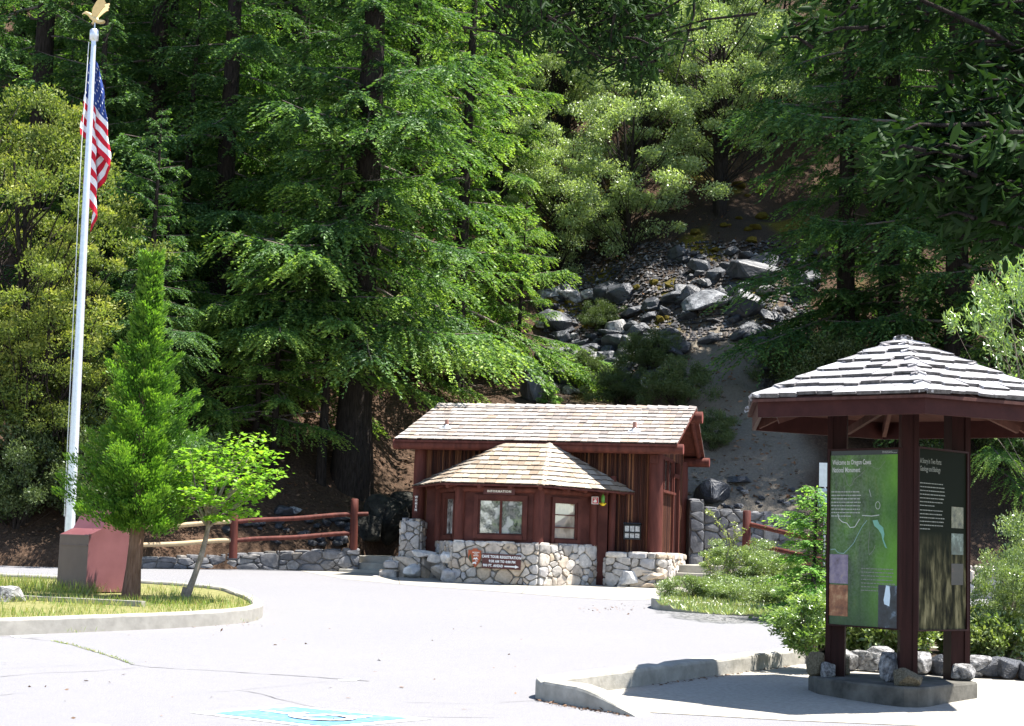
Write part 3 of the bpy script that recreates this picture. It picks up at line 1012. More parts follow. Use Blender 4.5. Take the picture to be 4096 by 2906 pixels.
# left stone pier with stepped foot
g, gm = G(), G()
pr = [(-3.78, 1.9), (-3.70, 1.32), (-3.22, 1.32), (-3.22, 1.9)]
for a, b in zip(pr, pr[1:]):
    d = (Vector(b) - Vector(a)).normalized()
    stone_face(g, a, b, 0.42, 1.40, (d.y, -d.x), rb, 0.19, 0.045, 1.15)
pr2 = [(-3.95, 1.9), (-3.88, 1.1), (-3.1, 1.1), (-2.8, 1.5)]
for a, b in zip(pr2, pr2[1:]):
    d = (Vector(b) - Vector(a)).normalized()
    stone_face(g, a, b, 0.0, 0.55, (d.y, -d.x), rb, 0.24, 0.05, 1.3)
for (x0, x1, y0, z0, z1) in ((-4.05, -3.6, .82, 0.0, .22), (-4.2, -3.8, .7, -.05, .05), (-4.0, -3.62, 1.0, .24, .42)):
    add_stone(g, [(x0, z0), (x1, z0), (x1, z1), (x0, z1)], lambda X_, Y_, z, y0=y0: (X_, y0 - z, Y_), rb, .08, .01)
    add_stone(g, [(x0, 0), (x1, 0), (x1, .4), (x0, .4)], lambda X_, Y_, z, y0=y0, z1=z1: (X_, y0 + Y_ - .05, z1 - .02 + z), rb, .03, .01)
    gm.span(x0 + .03, x1 - .03, y0, y0 + .45, -.2, z1 - .03)
for q, zt in ((pr, 1.38), (pr2 + [(-2.8, 1.9)], .53)):
    for a, b in zip(q, q[1:]):
        gm.face([(a[0], a[1], -.2), (b[0], b[1], -.2), (b[0], b[1], zt), (a[0], a[1], zt)])
    gm.face([(x, y, zt) for x, y in q])
for i in range(3):
    add_stone(g, [(-3.72 + i * .17, 0), (-3.56 + i * .17, 0), (-3.56 + i * .17, .5), (-3.72 + i * .17, .5)], lambda X_, Y_, z: (X_, 1.3 + Y_, 1.37 + z), rb, .07, .01)
for (x, y, z, sx, sy, sz, sd) in ((-3.3, 1.0, .2, .3, .25, .25, 1), (-3.0, 1.1, .62, .42, .25, .14, 6)):
    rm = rock_mesh(sd, 24)
    g.add([(x + v.co.x * sx, y + v.co.y * sy, z + v.co.z * sz) for v in rm.vertices], [tuple(p.vertices) for p in rm.polygons])
    bpy.data.meshes.remove(rm)
sp = g.build('stone_pier', M_stone, bld)
gm.build('mortar', M_mortar, sp)

# bark-slab siding of the main walls
def siding(g, p0, p1, z0, z1, rng, top=None):
    p0, p1 = Vector(p0), Vector(p1)
    L = (p1 - p0).length; d = (p1 - p0) / L; n = Vector((d.y, -d.x)); x = 0
    while x < L - .005:
        w = min(rng.uniform(.022, .055), L - x)
        o = rng.uniform(0, .012)
        zt = z1 if top is None else top(x + w / 2)
        a, b, c = p0 + d * x, p0 + d * (x + w), p0 + d * (x + w / 2) + n * (.018 + o)
        cl, cr = p0 + d * (x + w * .18) + n * (.012 + o), p0 + d * (x + w * .82) + n * (.012 + o)
        for q0, q1 in ((a, cl), (cl, c), (c, cr), (cr, b)):
            pass
        k = [a, cl, c, cr, b]
        g.add([(v.x, v.y, z0) for v in k] + [(v.x, v.y, zt) for v in k], [(i, i + 1, i + 6, i + 5) for i in range(4)])
        x += w


g = G()
siding(g, (-3.42, 1.8), (2.41, 1.8), 0.0, 3.30, rb)
siding(g, (2.42, 1.9), (2.42, 4.05), 0.8, 2.28, rb)
siding(g, (2.42, 5.2), (2.42, 6.2), 0.0, 3.30, rb)
siding(g, (2.43, 1.75), (2.43, 6.1), 3.12, 3.3, rb, top=lambda x: 3.32 + (1.0 * (1 - abs(x - 2.2) / 2.6)))
siding(g, (-3.44, 6.2), (-3.44, 1.85), 0.0, 3.30, rb, top=lambda x: 3.32 + (1.0 * (1 - abs(x - 2.2) / 2.6)))
siding(g, (2.4, 6.2), (-3.4, 6.2), 0.0, 3.30, rb)
wall = g.build('wall', M_siding, bld)
g = G()
g.span(-3.40, 2.39, 1.83, 6.18, -0.1, 3.28)
g.build('wall_core', M_dark, wall)
# red boards beside the bay
g = G()
g.span(1.07, 1.30, 1.60, 1.775, 0.0, 2.3)
g.build('corner_board', M_red, bld)
g = G()
g.span(-3.2, -2.6, 1.70, 1.775, 0.6, 2.3)
g.build('corner_board', M_red, bld)


def log(name, pts, r, mats=None, n=12, jit=.02):
    g_ = G()
    P = [Vector(p) for p in pts]
    Q = [P[0].lerp(P[1], t) for t in np.linspace(0, 1, 7)] if len(P) == 2 else P
    rr = r if hasattr(r, '__len__') else [r] * len(Q)
    g_.tube(Q, [x * rb.uniform(.97, 1.03) for x in rr], n, 0, True, True, 1)
    return g_.build(name, mats or [M_redlog, M_logend], bld)


# log posts
for (x, y, z0, z1, r) in ((2.41, 1.78, .80, 3.22, .175), (-3.42, 1.78, 0, 3.22, .16), (2.41, 6.15, 0, 3.22, .16), (-3.42, 6.15, 0, 3.2, .16), (1.40, 1.66, 0.0, 2.6, .085),
                          (-1.88, 0, .94, 2.2, .125), (0, 0, .94, 2.2, .125), (.95, 1.60, .94, 2.2, .115), (-2.83, 1.60, .94, 2.2, .12)):
    log('log_post', [(x, y, z0), (x, y, z1)], [r * 1.05] + [r] * 5 + [r * .95])
# eave and ridge logs
for (y, z, x0, x1, r) in ((1.36, 3.25, -3.98, 3.10, .125), (3.8, 4.20, -3.5, 3.22, .15), (6.22, 3.22, -3.8, 3.12, .125)):
    log('roof_log', [(x0, y, z), (x1, y, z)], r)
# bracket block on the corner post
g = G(); g.span(2.29, 2.47, 1.56, 1.64, 2.92, 3.12); g.tube([(2.38, 1.57, 3.02), (2.38, 1.53, 3.02)], .03, 8)
g.build('bolt_block', M_redlog, bld)


# bay panels and windows
def facet(pA, pB, s0, s1, z0, z1, mull=0, rails=(), label=None, glassmat=None):
    """wall between two posts of the bay with a window opening s0..s1 x z0..z1"""
    pA, pB = Vector(pA), Vector(pB)
    L = (pB - pA).length; d = (pB - pA) / L; n = Vector((d.y, -d.x))
    rot = Matrix.Rotation(math.atan2(d.y, d.x), 4, 'Z')

    def bx(g_, a, b, za, zb, dep0, dep1):
        c = pA + d * ((a + b) / 2) + n * ((dep0 + dep1) / 2)
        g_.box((c.x, c.y, (za + zb) / 2), (b - a, abs(dep1 - dep0), zb - za), 0, mat=rot)
    g_ = G()
    bx(g_, .08, s0 - .1, .94, 2.2, -.06, .0)
    bx(g_, s1 + .1, L - .08, .94, 2.2, -.06, .0)
    bx(g_, s0 - .1, s1 + .1, .94, z0 - .1, -.06, .002)
    bx(g_, s0 - .1, s1 + .1, z1 + .1, 2.2, -.06, .002)
    g_.build('bay_wall', M_red, bld)
    g_ = G()
    f = .1
    for (a, b, c2, e) in ((s0 - f, s0, z0 - f, z1 + f), (s1, s1 + f, z0 - f, z1 + f)):
        bx(g_, a, b, c2, e, -.02, .05)
    bx(g_, s0, s1, z1, z1 + f, -.02, .048)
    bx(g_, s0, s1, z0 - f, z0, -.02, .075)
    # inner sash
    i = .035
    bx(g_, s0, s0 + i, z0, z1, -.03, .018); bx(g_, s1 - i, s1, z0, z1, -.03, .018)
    bx(g_, s0 + i, s1 - i, z0, z0 + i, -.03, .016); bx(g_, s0 + i, s1 - i, z1 - i, z1, -.03, .016)
    if mull:
        for k in range(mull):
            x = s0 + (s1 - s0) * (k + 1) / (mull + 1)
            bx(g_, x - .025, x + .025, z0 + i, z1 - i, -.03, .014)
    for rz_ in rails:
        bx(g_, s0 + i, s1 - i, rz_ - .012, rz_ + .012, -.03, .012)
    w = g_.build('window', M_red, bld)
    g_ = G()
    a, b = pA + d * s0 - n * .025, pA + d * s1 - n * .025
    g_.face([(a.x, a.y, z0), (b.x, b.y, z0), (b.x, b.y, z1), (a.x, a.y, z1)])
    g_.build('pane', glassmat or M_glass, w)


def mat_glass(name, stops, scale, seed):
    m, nt, out = newmat(name)
    co = N(nt, 'ShaderNodeTexCoord')
    mp = N(nt, 'ShaderNodeMapping'); mp.inputs['Location'].default_value = (seed, seed * 2, 0)
    nt.links.new(co.outputs['Object'], mp.inputs[0])
    n_ = tex(nt, scale, 3, 0.5, vec=mp.outputs[0])
    p = N(nt, 'ShaderNodeBsdfDiffuse'); nt.links.new(ramp(nt, n_, stops), p.inputs[0])
    gl = N(nt, 'ShaderNodeBsdfGlossy'); gl.inputs['Roughness'].default_value = .015; gl.inputs[0].default_value = (.9, .92, .95, 1)
    mx = N(nt, 'ShaderNodeMixShader'); mx.inputs[0].default_value = .2
    nt.links.new(p.outputs[0], mx.inputs[1]); nt.links.new(gl.outputs[0], mx.inputs[2]); nt.links.new(mx.outputs[0], out.inputs[0])
    return m


M_glass = mat_glass('window_glass', [(.36, (.06, .06, .06)), (.45, (.26, .25, .23)), (.52, (.14, .14, .135)), (.6, (.5, .49, .47))], 3.6, 3)  # interior pattern with pale reflections painted into its light tones
M_glassdark = mat_glass('window_glass_dark', [(.4, (.012, .011, .01)), (.6, (.04, .037, .033))], 2.0, 4)
M_glass2 = mat_glass('window_glass_blind', [(.35, (.20, .18, .14)), (.5, (.42, .37, .29)), (.6, (.3, .28, .25))], 2.2, 6)
facet((-1.88, 0), (0, 0), 0.45, 1.52, 1.12, 1.93, 1)
facet((0, 0), (.95, 1.60), 0.50, 1.28, 1.06, 1.93, 0, (1.34, 1.63), glassmat=M_glass2)
facet((-2.83, 1.60), (-1.88, 0), 0.62, 1.42, 1.08, 1.97, 0)

# eave beams and rafter tails of the bay roof
g = G()
bay = [(-3.62, 1.8, 2.25), (-2.23, -.45, 2.27), (.13, -.45, 2.27), (1.91, 1.8, 2.23)]
for a, b in (((-2.85, 1.7), (-1.9, -.02)), ((-1.9, -.02), (.02, -.02)), ((.02, -.02), (.97, 1.65))):
    g.tube([(a[0], a[1], 2.17), (b[0], b[1], 2.17)], .085, 8)
for x, y, x2, y2 in ((-1.88, 0, -2.1, -.36), (0, 0, .1, -.36), (-.6, 0, -.6, -.4), (-1.3, 0, -1.32, -.4), (.55, .9, .95, .72), (.3, .5, .62, .3), (.95, 1.55, 1.35, 1.32), (-2.3, .7, -2.62, .5), (-2.75, 1.5, -3.1, 1.3), (1.1, 1.75, 1.7, 1.7)):
    g.tube([(x, y, 2.3), (x2, y2, 2.2)], .055, 7, 0, True, True)
g.build('bay_beam', M_redlog, bld)

# roofs
g, gu = G(), G()
E0, E1, R0, R1 = (-3.93, 1.2, 3.36), (2.97, 1.2, 3.36), (-3.62, 3.8, 4.44), (3.07, 3.8, 4.44)
K0, K1 = (-3.93, 6.4, 3.36), (2.97, 6.4, 3.36)
roof_face(g, E0, E1, R0, R1, 10, .19, rb, .026)
roof_face(g, K1, K0, R1, R0, 10, .19, rb, .026)
x = -3.62
while x < 3.05:
    for sg in (-1, 1):
        a, b = Vector((x, 3.8, 4.50)), Vector((min(x + .3, 3.07), 3.8, 4.475))
        dv = Vector((0, sg * .17, -.075))
        v = [a, b, b + dv, a + dv]
        g.add(v + [p - Vector((0, 0, .03)) for p in v], [(0, 1, 2, 3), (0, 4, 7, 3), (3, 7, 6, 2), (1, 2, 6, 5)])
    x += .26
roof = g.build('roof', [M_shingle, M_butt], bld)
up = Vector((0, 0, .012))
for a, b, c_, d in ((E0, E1, R1, R0), (K1, K0, R0, R1)):
    q = [Vector(p) - up for p in (a, b, c_, d)]
    g2 = [p - Vector((0, 0, .05)) for p in q]
    gu.add(q + g2, [(0, 1, 2, 3), (7, 6, 5, 4), (0, 4, 5, 1), (1, 5, 6, 2), (2, 6, 7, 3), (3, 7, 4, 0)])
for sx, xx in ((1, 2.95), (-1, -3.7)):                 # barge rafters of the gables
    for y0, y1 in ((1.25, 3.75), (6.35, 3.85)):
        gu.tube([(xx - .12 * sx, y0, 3.30), (xx - .05 * sx, y1, 4.30)], .07, 8)
for k in range(9):
    xx = -3.2 + k * .68
    gu.tube([(xx, 1.26, 3.34), (xx, 1.9, 3.55)], .05, 6)
gu.build('roof_deck', M_redlog, roof)
for (x, y, h) in ((-2.86, 2.02, .21), (1.83, 1.98, .24)):
    z = 3.36 + (y - 1.2) / 2.6 * 1.08
    g = G(); g.tube([(x, y, z - .05), (x, y, z + h)], .047, 10)
    v = g.build('roof_vent', M_copperpipe, roof)
    g = G(); g.tube([(x, y, z + .0), (x, y, z + .09)], [.12, .05], 10); g.box((x, y - .03, z + .025), (.3, .28, .012), 0, mat=Matrix.Rotation(R(22.5), 4, 'X'))
    g.build('flashing', M_galv, v)

g, gu = G(), G()
T0, T1 = (-1.12, 1.13, 3.30), (-.06, 1.13, 3.30)
roof_face(g, bay[1], bay[2], T0, T1, 9, .2, rb, .026)
roof_face(g, bay[2], bay[3], T1, (0.0, 1.2, 3.30), 9, .2, rb, .026)
roof_face(g, bay[0], bay[1], (-1.18, 1.2, 3.30), T0, 9, .2, rb, .026)
hip_caps(g, bay[2], T1, 9, .09, rb, .022)
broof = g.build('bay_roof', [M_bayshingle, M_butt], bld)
for q in ((bay[1], bay[2], T1, T0), (bay[2], bay[3], T1), (bay[0], bay[1], T0)):
    q = [Vector(p) - up for p in q]; n_ = len(q)
    gu.add(q + [p - Vector((0, 0, .04)) for p in q], [tuple(range(n_)), tuple(range(2 * n_ - 1, n_ - 1, -1))] + [(i, n_ + i, n_ + (i + 1) % n_, (i + 1) % n_) for i in range(n_)])
gu.build('roof_deck', M_redlog, broof)

# right gable end: window over the half wall, doorway
g = G()
g.span(2.40, 2.56, 1.98, 4.12, 2.27, 2.33)
for y in (1.98, 2.7, 3.4, 4.05): g.span(2.40, 2.47, y, y + .07, 2.33, 3.12)
g.span(2.40, 2.47, 1.98, 4.12, 3.08, 3.16)
w = g.build('window', M_redlog, bld)
g = G(); g.face([(2.415, 2.0, 2.33), (2.415, 4.1, 2.33), (2.415, 4.1, 3.1), (2.415, 2.0, 3.1)])
g.build('pane', M_glassdark, w)
g = G()
g.span(2.40, 2.5, 4.12, 4.24, .6, 3.12); g.span(2.40, 2.5, 5.1, 5.22, .6, 3.12); g.span(2.40, 2.5, 4.12, 5.22, 2.72, 2.82)
d_ = g.build('door', M_redlog, bld)
g = G(); g.span(2.36, 2.425, 4.24, 5.1, .6, 2.72)
g.build('door_leaf', M_post, d_)

# ------------------------------------------------------------------ signs on the building
def sign_root(name, label, x, y, z, rz=0.0, cat='sign', group=None):
    p = bw(x, y, z)
    return thing(name, label, cat, p, -PHI + rz, group)


UP = Matrix.Rotation(R(90), 4, 'X')            # text plane: x right, z up, facing -y
def TM(x, y, z): return Matrix.Translation((x, y, z)) @ UP


s = sign_root('information_sign', 'brown INFORMATION sign above the wide double window', -.925, -.085, 2.115)
g = G(); g.box((0, 0, 0), (.74, .04, .15)); g.build('sign_board', M_signbrown, s)
text_mesh('lettering', 'INFORMATION', .072, M_letter, s, TM(0, -.023, -.026), .004, 'CENTER', 1.0, .0028, 1.22)
s = sign_root('restroom_sign', 'narrow upright WOMEN sign on the left corner post', -3.43, 1.60, 1.82)
g = G(); g.box((0, 0, 0), (.085, .03, .42)); g.build('sign_board', M_signbrown, s)
for i, ch in enumerate('WOMEN'):
    text_mesh('lettering', ch, .075, M_letter, s, TM(0, -.018, .135 - i * .077), .004, 'CENTER', .95, .003)
s = sign_root('tour_sign', 'brown CAVE TOUR REGISTRATION sign with white arrow on the stone base', -.79, -.20, .515, R(-1.2))
s.rotation_euler = (0, R(1.2), -PHI)
g = G(); g.box((0, 0, 0), (.90, .045, .335)); g.build('sign_board', M_signbrown, s)
for body, x, z, sz in (('CAVE TOUR REGISTRATION', 0, .072, .083), ('9:30 AM TO 4:00 PM', .02, -.028, .08), ('900 FT. AHEAD', -.19, -.128, .08)):
    text_mesh('lettering', body, sz, M_white, s, TM(x, -.026, z), .004, 'CENTER', .83, .003, 1.08)
g = G(); g.prism([(.08, -.118), (.33, -.118), (.33, -.14), (.42, -.103), (.33, -.066), (.33, -.088), (.08, -.088)], lambda x, y, d: (x, -.024 - d, y), 0, .006)
g.build('arrow', M_white, s)
s = sign_root('arrowhead_emblem', 'rust red arrowhead park emblem on the stone base beside the tour sign', -1.43, -.19, .585)
ah = [(-.145, .17), (-.06, .165), (-.03, .205), (.055, .205), (.08, .165), (.15, .16), (.158, .02), (.12, -.09), (.06, -.18), (.02, -.225), (-.03, -.16), (-.09, -.1), (-.14, -.03), (-.15, .06)]
g = G(); g.prism([(x * 1.02, z * 1.02) for x, z in ah[::-1]], lambda x, y, d: (x, -d, y), 0, .02); g.build('emblem_board', mat_plain('rust_red', (.36, .085, .03), .6), s)
g = G(); g.prism([(-.13, .02), (-.09, .09), (-.075, .02), (-.05, -.1), (-.02, -.14), (.0, -.19), (-.03, -.15), (-.09, -.09), (-.135, -.03)], lambda x, y, d: (x, -.021 - d, y), 0, .003); g.build('tree_silhouette', mat_plain('emblem_green', (.05, .075, .035), .7), s)
g = G()
g.prism([(-.04, -.045), (0, .0), (.02, -.015), (.05, .012), (.085, -.03), (.10, -.045), (.06, -.035), (.03, -.05), (0, -.035)], lambda x, y, d: (x, -.022 - d, y), 0, .003)
g.prism([(.02, -.085), (.08, -.085), (.075, -.07), (.03, -.068)], lambda x, y, d: (x, -.022 - d, y), 0, .003)
g.prism([(-.035, -.15), (-.02, -.15), (-.015, -.135), (.02, -.137), (.03, -.15), (.045, -.148), (.05, -.125), (.045, -.105), (.02, -.098), (-.01, -.1), (-.03, -.108), (-.045, -.125)], lambda x, y, d: (x, -.022 - d, y), 0, .003)
g.build('emblem_figures', M_white, s)
for i, body in enumerate(('NATIONAL', 'PARK', 'SERVICE')):
    text_mesh('lettering', body, .036, M_letter, s, TM(.035, -.023, .105 - i * .036), .002, 'CENTER', .95, .0008)
s = sign_root('defibrillator_sign', 'small square red and white notice on the right post of the bay', 1.02, 1.44, 2.01, R(22))
g = G(); g.box((0, 0, 0), (.165, .012, .175)); g.build('sign_board', M_white, s)
g = G(); g.box((0.005, -.008, -.002), (.135, .006, .145)); g.build('red_field', mat_plain('sign_red', (.50, .03, .04), .5), s)
g = G(); g.prism([(-.035, -.05), (.03, -.05), (.045, -.02), (.03, .0), (.04, .015), (.02, .01), (.01, .025), (-.005, .01), (-.025, .015), (-.02, -.005), (-.045, -.015)], lambda x, y, d: (x, -.011 - d, y), 0, .002)
for i in range(3): g.box((0, -.012, .055 - i * .013), (.09 - .02 * (i == 2), .002, .006))
g.build('symbol', M_white, s)
# hanging bird feeder under the eave
s = thing('hanging_feeder', 'small green feeder with yellow base hanging under the bay eave', 'bird feeder', bw(1.25, 1.22, 1.88), -PHI)
g = G(); g.tube([(0, 0, .07), (0, 0, .12), (0, 0, .22), (0, 0, .27)], [.035, .045, .042, .012], 12); g.tube([(0, 0, .27), (0, 0, .34)], .003, 4); g.build('bottle', mat_plain('green_plastic', (.10, .26, .03), .3), s)
g = G(); g.tube([(0, 0, .0), (0, 0, .02), (0, 0, .045), (0, 0, .07)], [.02, .055, .06, .035], 12)
for k in range(4):
    a = k * math.pi / 2
    g.tube([(.05 * math.cos(a), .05 * math.sin(a), .04), (.075 * math.cos(a), .075 * math.sin(a), .06)], [.008, .02], 6)
g.build('base', mat_plain('yellow_plastic', (.75, .52, .02), .35), s)
# leaflet rack
s = sign_root('leaflet_rack', 'black wall rack holding six leaflets beside the corner post', 1.88, 1.74, 1.30, cat='leaflet rack')
g = G(); g.box((0, .02, 0), (.40, .03, .36)); g.box((0, -.03, .19), (.42, .13, .02), mat=Matrix.Rotation(R(-14), 4, 'X')); g.span(-.2, -.19, -.07, .02, -.17, .18); g.span(.19, .2, -.07, .02, -.17, .18)
g.box((0, -.05, -.165), (.38, .03, .02)); g.box((0, -.05, -.02), (.38, .012, .03)); g.build('rack_body', M_black, s)
mleaf = mat_islands('leaflet_print', [(0, (.55, .58, .62)), (.4, (.30, .36, .42)), (.7, (.62, .6, .56)), (1, (.42, .30, .26))], .35, .5, 18, .75, 0)
for i in range(3):
    for j in range(2):
        g = G(); g.box((-.125 + i * .125, -.035, .075 - j * .15), (.10, .012, .13), mat=Matrix.Rotation(R(8), 4, 'X'))
        g.build('leaflet', mleaf, s)

# ------------------------------------------------------------------ steps
def steps(name, label, x0, x1, y0, dy, n, dz, back, z0=0.0):
    o = thing(name, label, 'steps', bw((x0 + x1) / 2, y0, 0), -PHI)
    for k in range(n):
        g_ = G()
        g_.span((x0 - x1) / 2 + .0, (x1 - x0) / 2, dy * k, back - y0 if k == n - 1 else dy * (k + 1) + .05, z0 - .3 + .002 * k, z0 + dz * (k + 1) - .001 * k)
        b = g_.build('step', M_step, o)
        md = b.modifiers.new('bevel', 'BEVEL'); md.width = .018; md.segments = 2
    return o


steps('concrete_steps', 'three pale concrete steps between the stone plinth and the shrubs', 2.82, 5.2, 2.2, .36, 3, .19, 6.5)
steps('concrete_steps', 'shaded concrete steps left of the stone pier', -5.6, -3.98, 2.3, .34, 3, .17, 5.5)
# ------------------------------------------------------------------ information kiosk
KR = 1.77
KC = Vector((2.33 * KR, 9.63 * KR))
KZ = gz(KC.y)
KE = 0.78 * KR + CZ - KZ            # underside of the fascia above the ground
rk = random.Random(5)
kio = thing('information_kiosk', 'dark brown open kiosk with a grey shake hexagon roof on three posts', 'kiosk', (KC.x, KC.y, KZ))
hexv = [Vector((KR * math.sin(R(-6.75 + 60 * k)), -KR * math.cos(R(-6.75 + 60 * k)))) for k in range(6)]
g = G()
for k in range(6):
    a, b = hexv[k], hexv[(k + 1) % 6]
    ai, bi = a * .975, b * .975
    z0, z1 = KE, KE + .2
    g.add([(a.x, a.y, z0), (b.x, b.y, z0), (b.x, b.y, z1), (a.x, a.y, z1), (ai.x, ai.y, z0), (bi.x, bi.y, z0), (bi.x, bi.y, z1), (ai.x, ai.y, z1)],
          [(0, 1, 2, 3), (5, 4, 7, 6), (0, 4, 5, 1), (3, 2, 6, 7)])
g.build('fascia', M_fascia, kio)
apex = Vector((0, 0, at(3608, 1338, KC.y).z - KZ - .05))
g, gd = G(), G()
for k in range(6):
    a, b = hexv[k] * 1.035, hexv[(k + 1) % 6] * 1.035
    e0, e1 = Vector((a.x, a.y, KE + .195)), Vector((b.x, b.y, KE + .195))
    ax = (e1 - e0).normalized() * .035
    mid = (e0 + e1) / 2
    roof_face(g, e0, e1, apex - ax, apex + ax, 7, .25, rk, .034, rough=.045, lap=1.28)
    q = [e0 - Vector((0, 0, .015)), e1 - Vector((0, 0, .015)), apex - Vector((0, 0, .015))]
    gd.add(q + [v - Vector((0, 0, .03)) for v in q], [(0, 1, 2), (5, 4, 3), (0, 3, 4, 1)])
    hip_caps(g, e0 + Vector((0, 0, .01)), apex, 7, .085, rk, .026)
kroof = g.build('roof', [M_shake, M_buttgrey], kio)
gd.build('roof_deck', M_soffit, kroof)
g = G()
for k in range(6):
    a = hexv[k] * .96
    p, q = Vector((a.x, a.y, KE + .08)), Vector((0, 0, apex.z - .16))
    d = (q - p); L = d.length
    g.box((p + q) / 2, (L, .045, .13), 0, mat=d.to_track_quat('X', 'Z').to_matrix().to_4x4())
g.build('rafters', M_soffit, kio)
posts = []
for px, py, pw in ((3341, 2700, 80), (3629, 2738, 68), (3826, 2716, 82)):
    v = gnd(px, py, .17)
    posts.append(Vector((v.x - KC.x, v.y - KC.y)))
for i, (p, w) in enumerate(zip(posts, (.20, .175, .21))):
    g = G()
    m4 = Matrix.Rotation(R((-16, -4, 8)[i]), 4, 'Z')
    h = KE + .28
    for off in (-.36, .36):
        c = m4 @ Vector((off * w, 0, 0))
        g.box((p.x + c.x, p.y + c.y, .1 + h / 2), (w * .28, w, h), mat=m4)
    g.box((p.x, p.y, .1 + h / 2), (w * .44, w * .86, h), mat=m4)
    g.build('post', M_post, kio)
g = G()
for i, p in enumerate(posts):                      # tie beams above the posts
    q = posts[(i + 1) % 3]
    d = q - p
    g.box(((p.x + q.x) / 2, (p.y + q.y) / 2, KE + .26), (d.length - .1, .07, .13), rz=math.atan2(d.y, d.x))
for a, b in (((-.05, -.25, KE + .3), (-.42, .75, KE - .0)), ((.6, .0, KE + .3), (1.3, .25, KE + .04)), ((-.6, .1, KE + .3), (-1.3, .05, KE + .04))):
    a, b = Vector(a), Vector(b); d = b - a
    g.box((a + b) / 2, (d.length, .05, .075), mat=d.to_track_quat('X', 'Z').to_matrix().to_4x4())
g.build('braces', M_soffit, kio)
g = G()
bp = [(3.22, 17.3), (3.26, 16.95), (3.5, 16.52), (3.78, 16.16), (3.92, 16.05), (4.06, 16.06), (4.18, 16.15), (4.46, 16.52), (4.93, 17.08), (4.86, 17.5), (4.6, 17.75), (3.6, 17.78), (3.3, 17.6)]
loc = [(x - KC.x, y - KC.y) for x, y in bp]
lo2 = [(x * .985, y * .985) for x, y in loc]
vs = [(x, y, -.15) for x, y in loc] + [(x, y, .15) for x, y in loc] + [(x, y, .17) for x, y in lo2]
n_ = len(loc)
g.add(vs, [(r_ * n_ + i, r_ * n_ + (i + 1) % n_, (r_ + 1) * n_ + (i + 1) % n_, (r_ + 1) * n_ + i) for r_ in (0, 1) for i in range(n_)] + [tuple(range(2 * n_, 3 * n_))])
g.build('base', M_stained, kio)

# the two printed panels
def panel(name, label, pl, pr, ztop, zbot, title, tsize, art):
    a, b = Vector((pl[0], pl[1])), Vector((pr[0], pr[1]))
    d = b - a; W = d.length; H = ztop - zbot
    t = thing(name, label, 'display panel', (a.x, a.y, zbot), math.atan2(d.y, d.x))
    g = G()
    g.box((W / 2, .03, H / 2), (W, .04, H))
    t_ = g.build('backing_board', M_black, t)
    g = G()
    for x0, x1, z0, z1 in ((-.02, .004, -.01, H + .02), (W - .004, W + .02, -.01, H + .02), (0.004, W - .004, H - .0, H + .02), (.004, W - .004, -.012, .004)):
        g.span(x0, x1, -.008, .05, z0, z1)
    g.build('frame', M_post, t)
    g = G()
    g.face([(.004, .0085, .004), (W - .004, .0085, .004), (W - .004, .0085, H), (.004, .0085, H)])
    p = g.build('print', art, t)
    y = .006
    for q, row in enumerate(title.split('\n')):
        text_mesh('lettering', row, tsize, M_print if 'Welcome' in title else M_printdim, t, Matrix.Translation((.03, y, H - .145 - q * tsize * 1.08)) @ UP, 0, 'LEFT', .58, .0006)
    return t, W, H


M_print = mat_plain('printed_pale', (.62, .62, .58), .5)
M_printmid = mat_plain('printed_mid', (.42, .43, .38), .5)
M_printdim = mat_plain('printed_dim', (.20, .21, .17), .5)


def art_map():
    m, nt, out = newmat('map_print')
    a = tex(nt, 1.6, 2, .45, sc3=(1.7, 1, .8)); b = tex(nt, 4.5, 4, .6, sc3=(2.2, 1, .55)); c = tex(nt, 40, 3, .6)
    col = ramp(nt, a, [(.38, (.025, .034, .022)), (.48, (.032, .065, .018)), (.58, (.045, .125, .012)), (.7, (.11, .27, .025))])
    col = mixc(nt, .35, col, ramp(nt, b, [(.35, (.04, .06, .03)), (.6, (.12, .26, .04)), (.7, (.24, .30, .07))]))
    col = mixc(nt, .08, col, ramp(nt, c, [(.3, 0), (.7, 1)]))
    co = N(nt, 'ShaderNodeTexCoord'); sp = N(nt, 'ShaderNodeSeparateXYZ'); nt.links.new(co.outputs['Object'], sp.inputs[0])
    col = mixc(nt, ramp(nt, sp.outputs['X'], [(.4, 0), (.85, .8)]), col, ramp(nt, a, [(.35, (.05, .17, .012)), (.65, (.17, .42, .03))]))
    col = mixc(nt, ramp(nt, sp.outputs['Z'], [(.0, .75), (.75, 0)]), col, (.05, .085, .04))
    principled(nt, out, col, .35, .15)
    return m


def art_cave():
    m, nt, out = newmat('cave_print')
    co = N(nt, 'ShaderNodeTexCoord'); sp = N(nt, 'ShaderNodeSeparateXYZ'); nt.links.new(co.outputs['Object'], sp.inputs[0])
    b = tex(nt, 5.5, 5, .6, sc3=(2.2, 1, .5))
    col = ramp(nt, b, [(.38, (.010, .010, .006)), (.5, (.05, .047, .024)), (.6, (.14, .125, .065)), (.72, (.23, .205, .115))])
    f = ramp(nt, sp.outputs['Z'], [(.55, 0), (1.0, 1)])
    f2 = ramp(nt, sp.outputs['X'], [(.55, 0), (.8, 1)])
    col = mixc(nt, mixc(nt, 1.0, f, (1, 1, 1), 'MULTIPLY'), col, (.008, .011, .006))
    principled(nt, out, col, .5, .03)
    return m


zt = at(3323, 1806, 17.15).z; zb = at(3303, 2497, 17.15).z
p1l, p1r = at(3316, 2150, 17.13), at(3592, 2150, 16.50)
t1, W1, H1 = panel('map_panel', 'tall green map panel titled Welcome to Oregon Caves National Monument', p1l, p1r, zt, zb, 'Welcome to Oregon Caves\nNational Monument', .074, art_map())


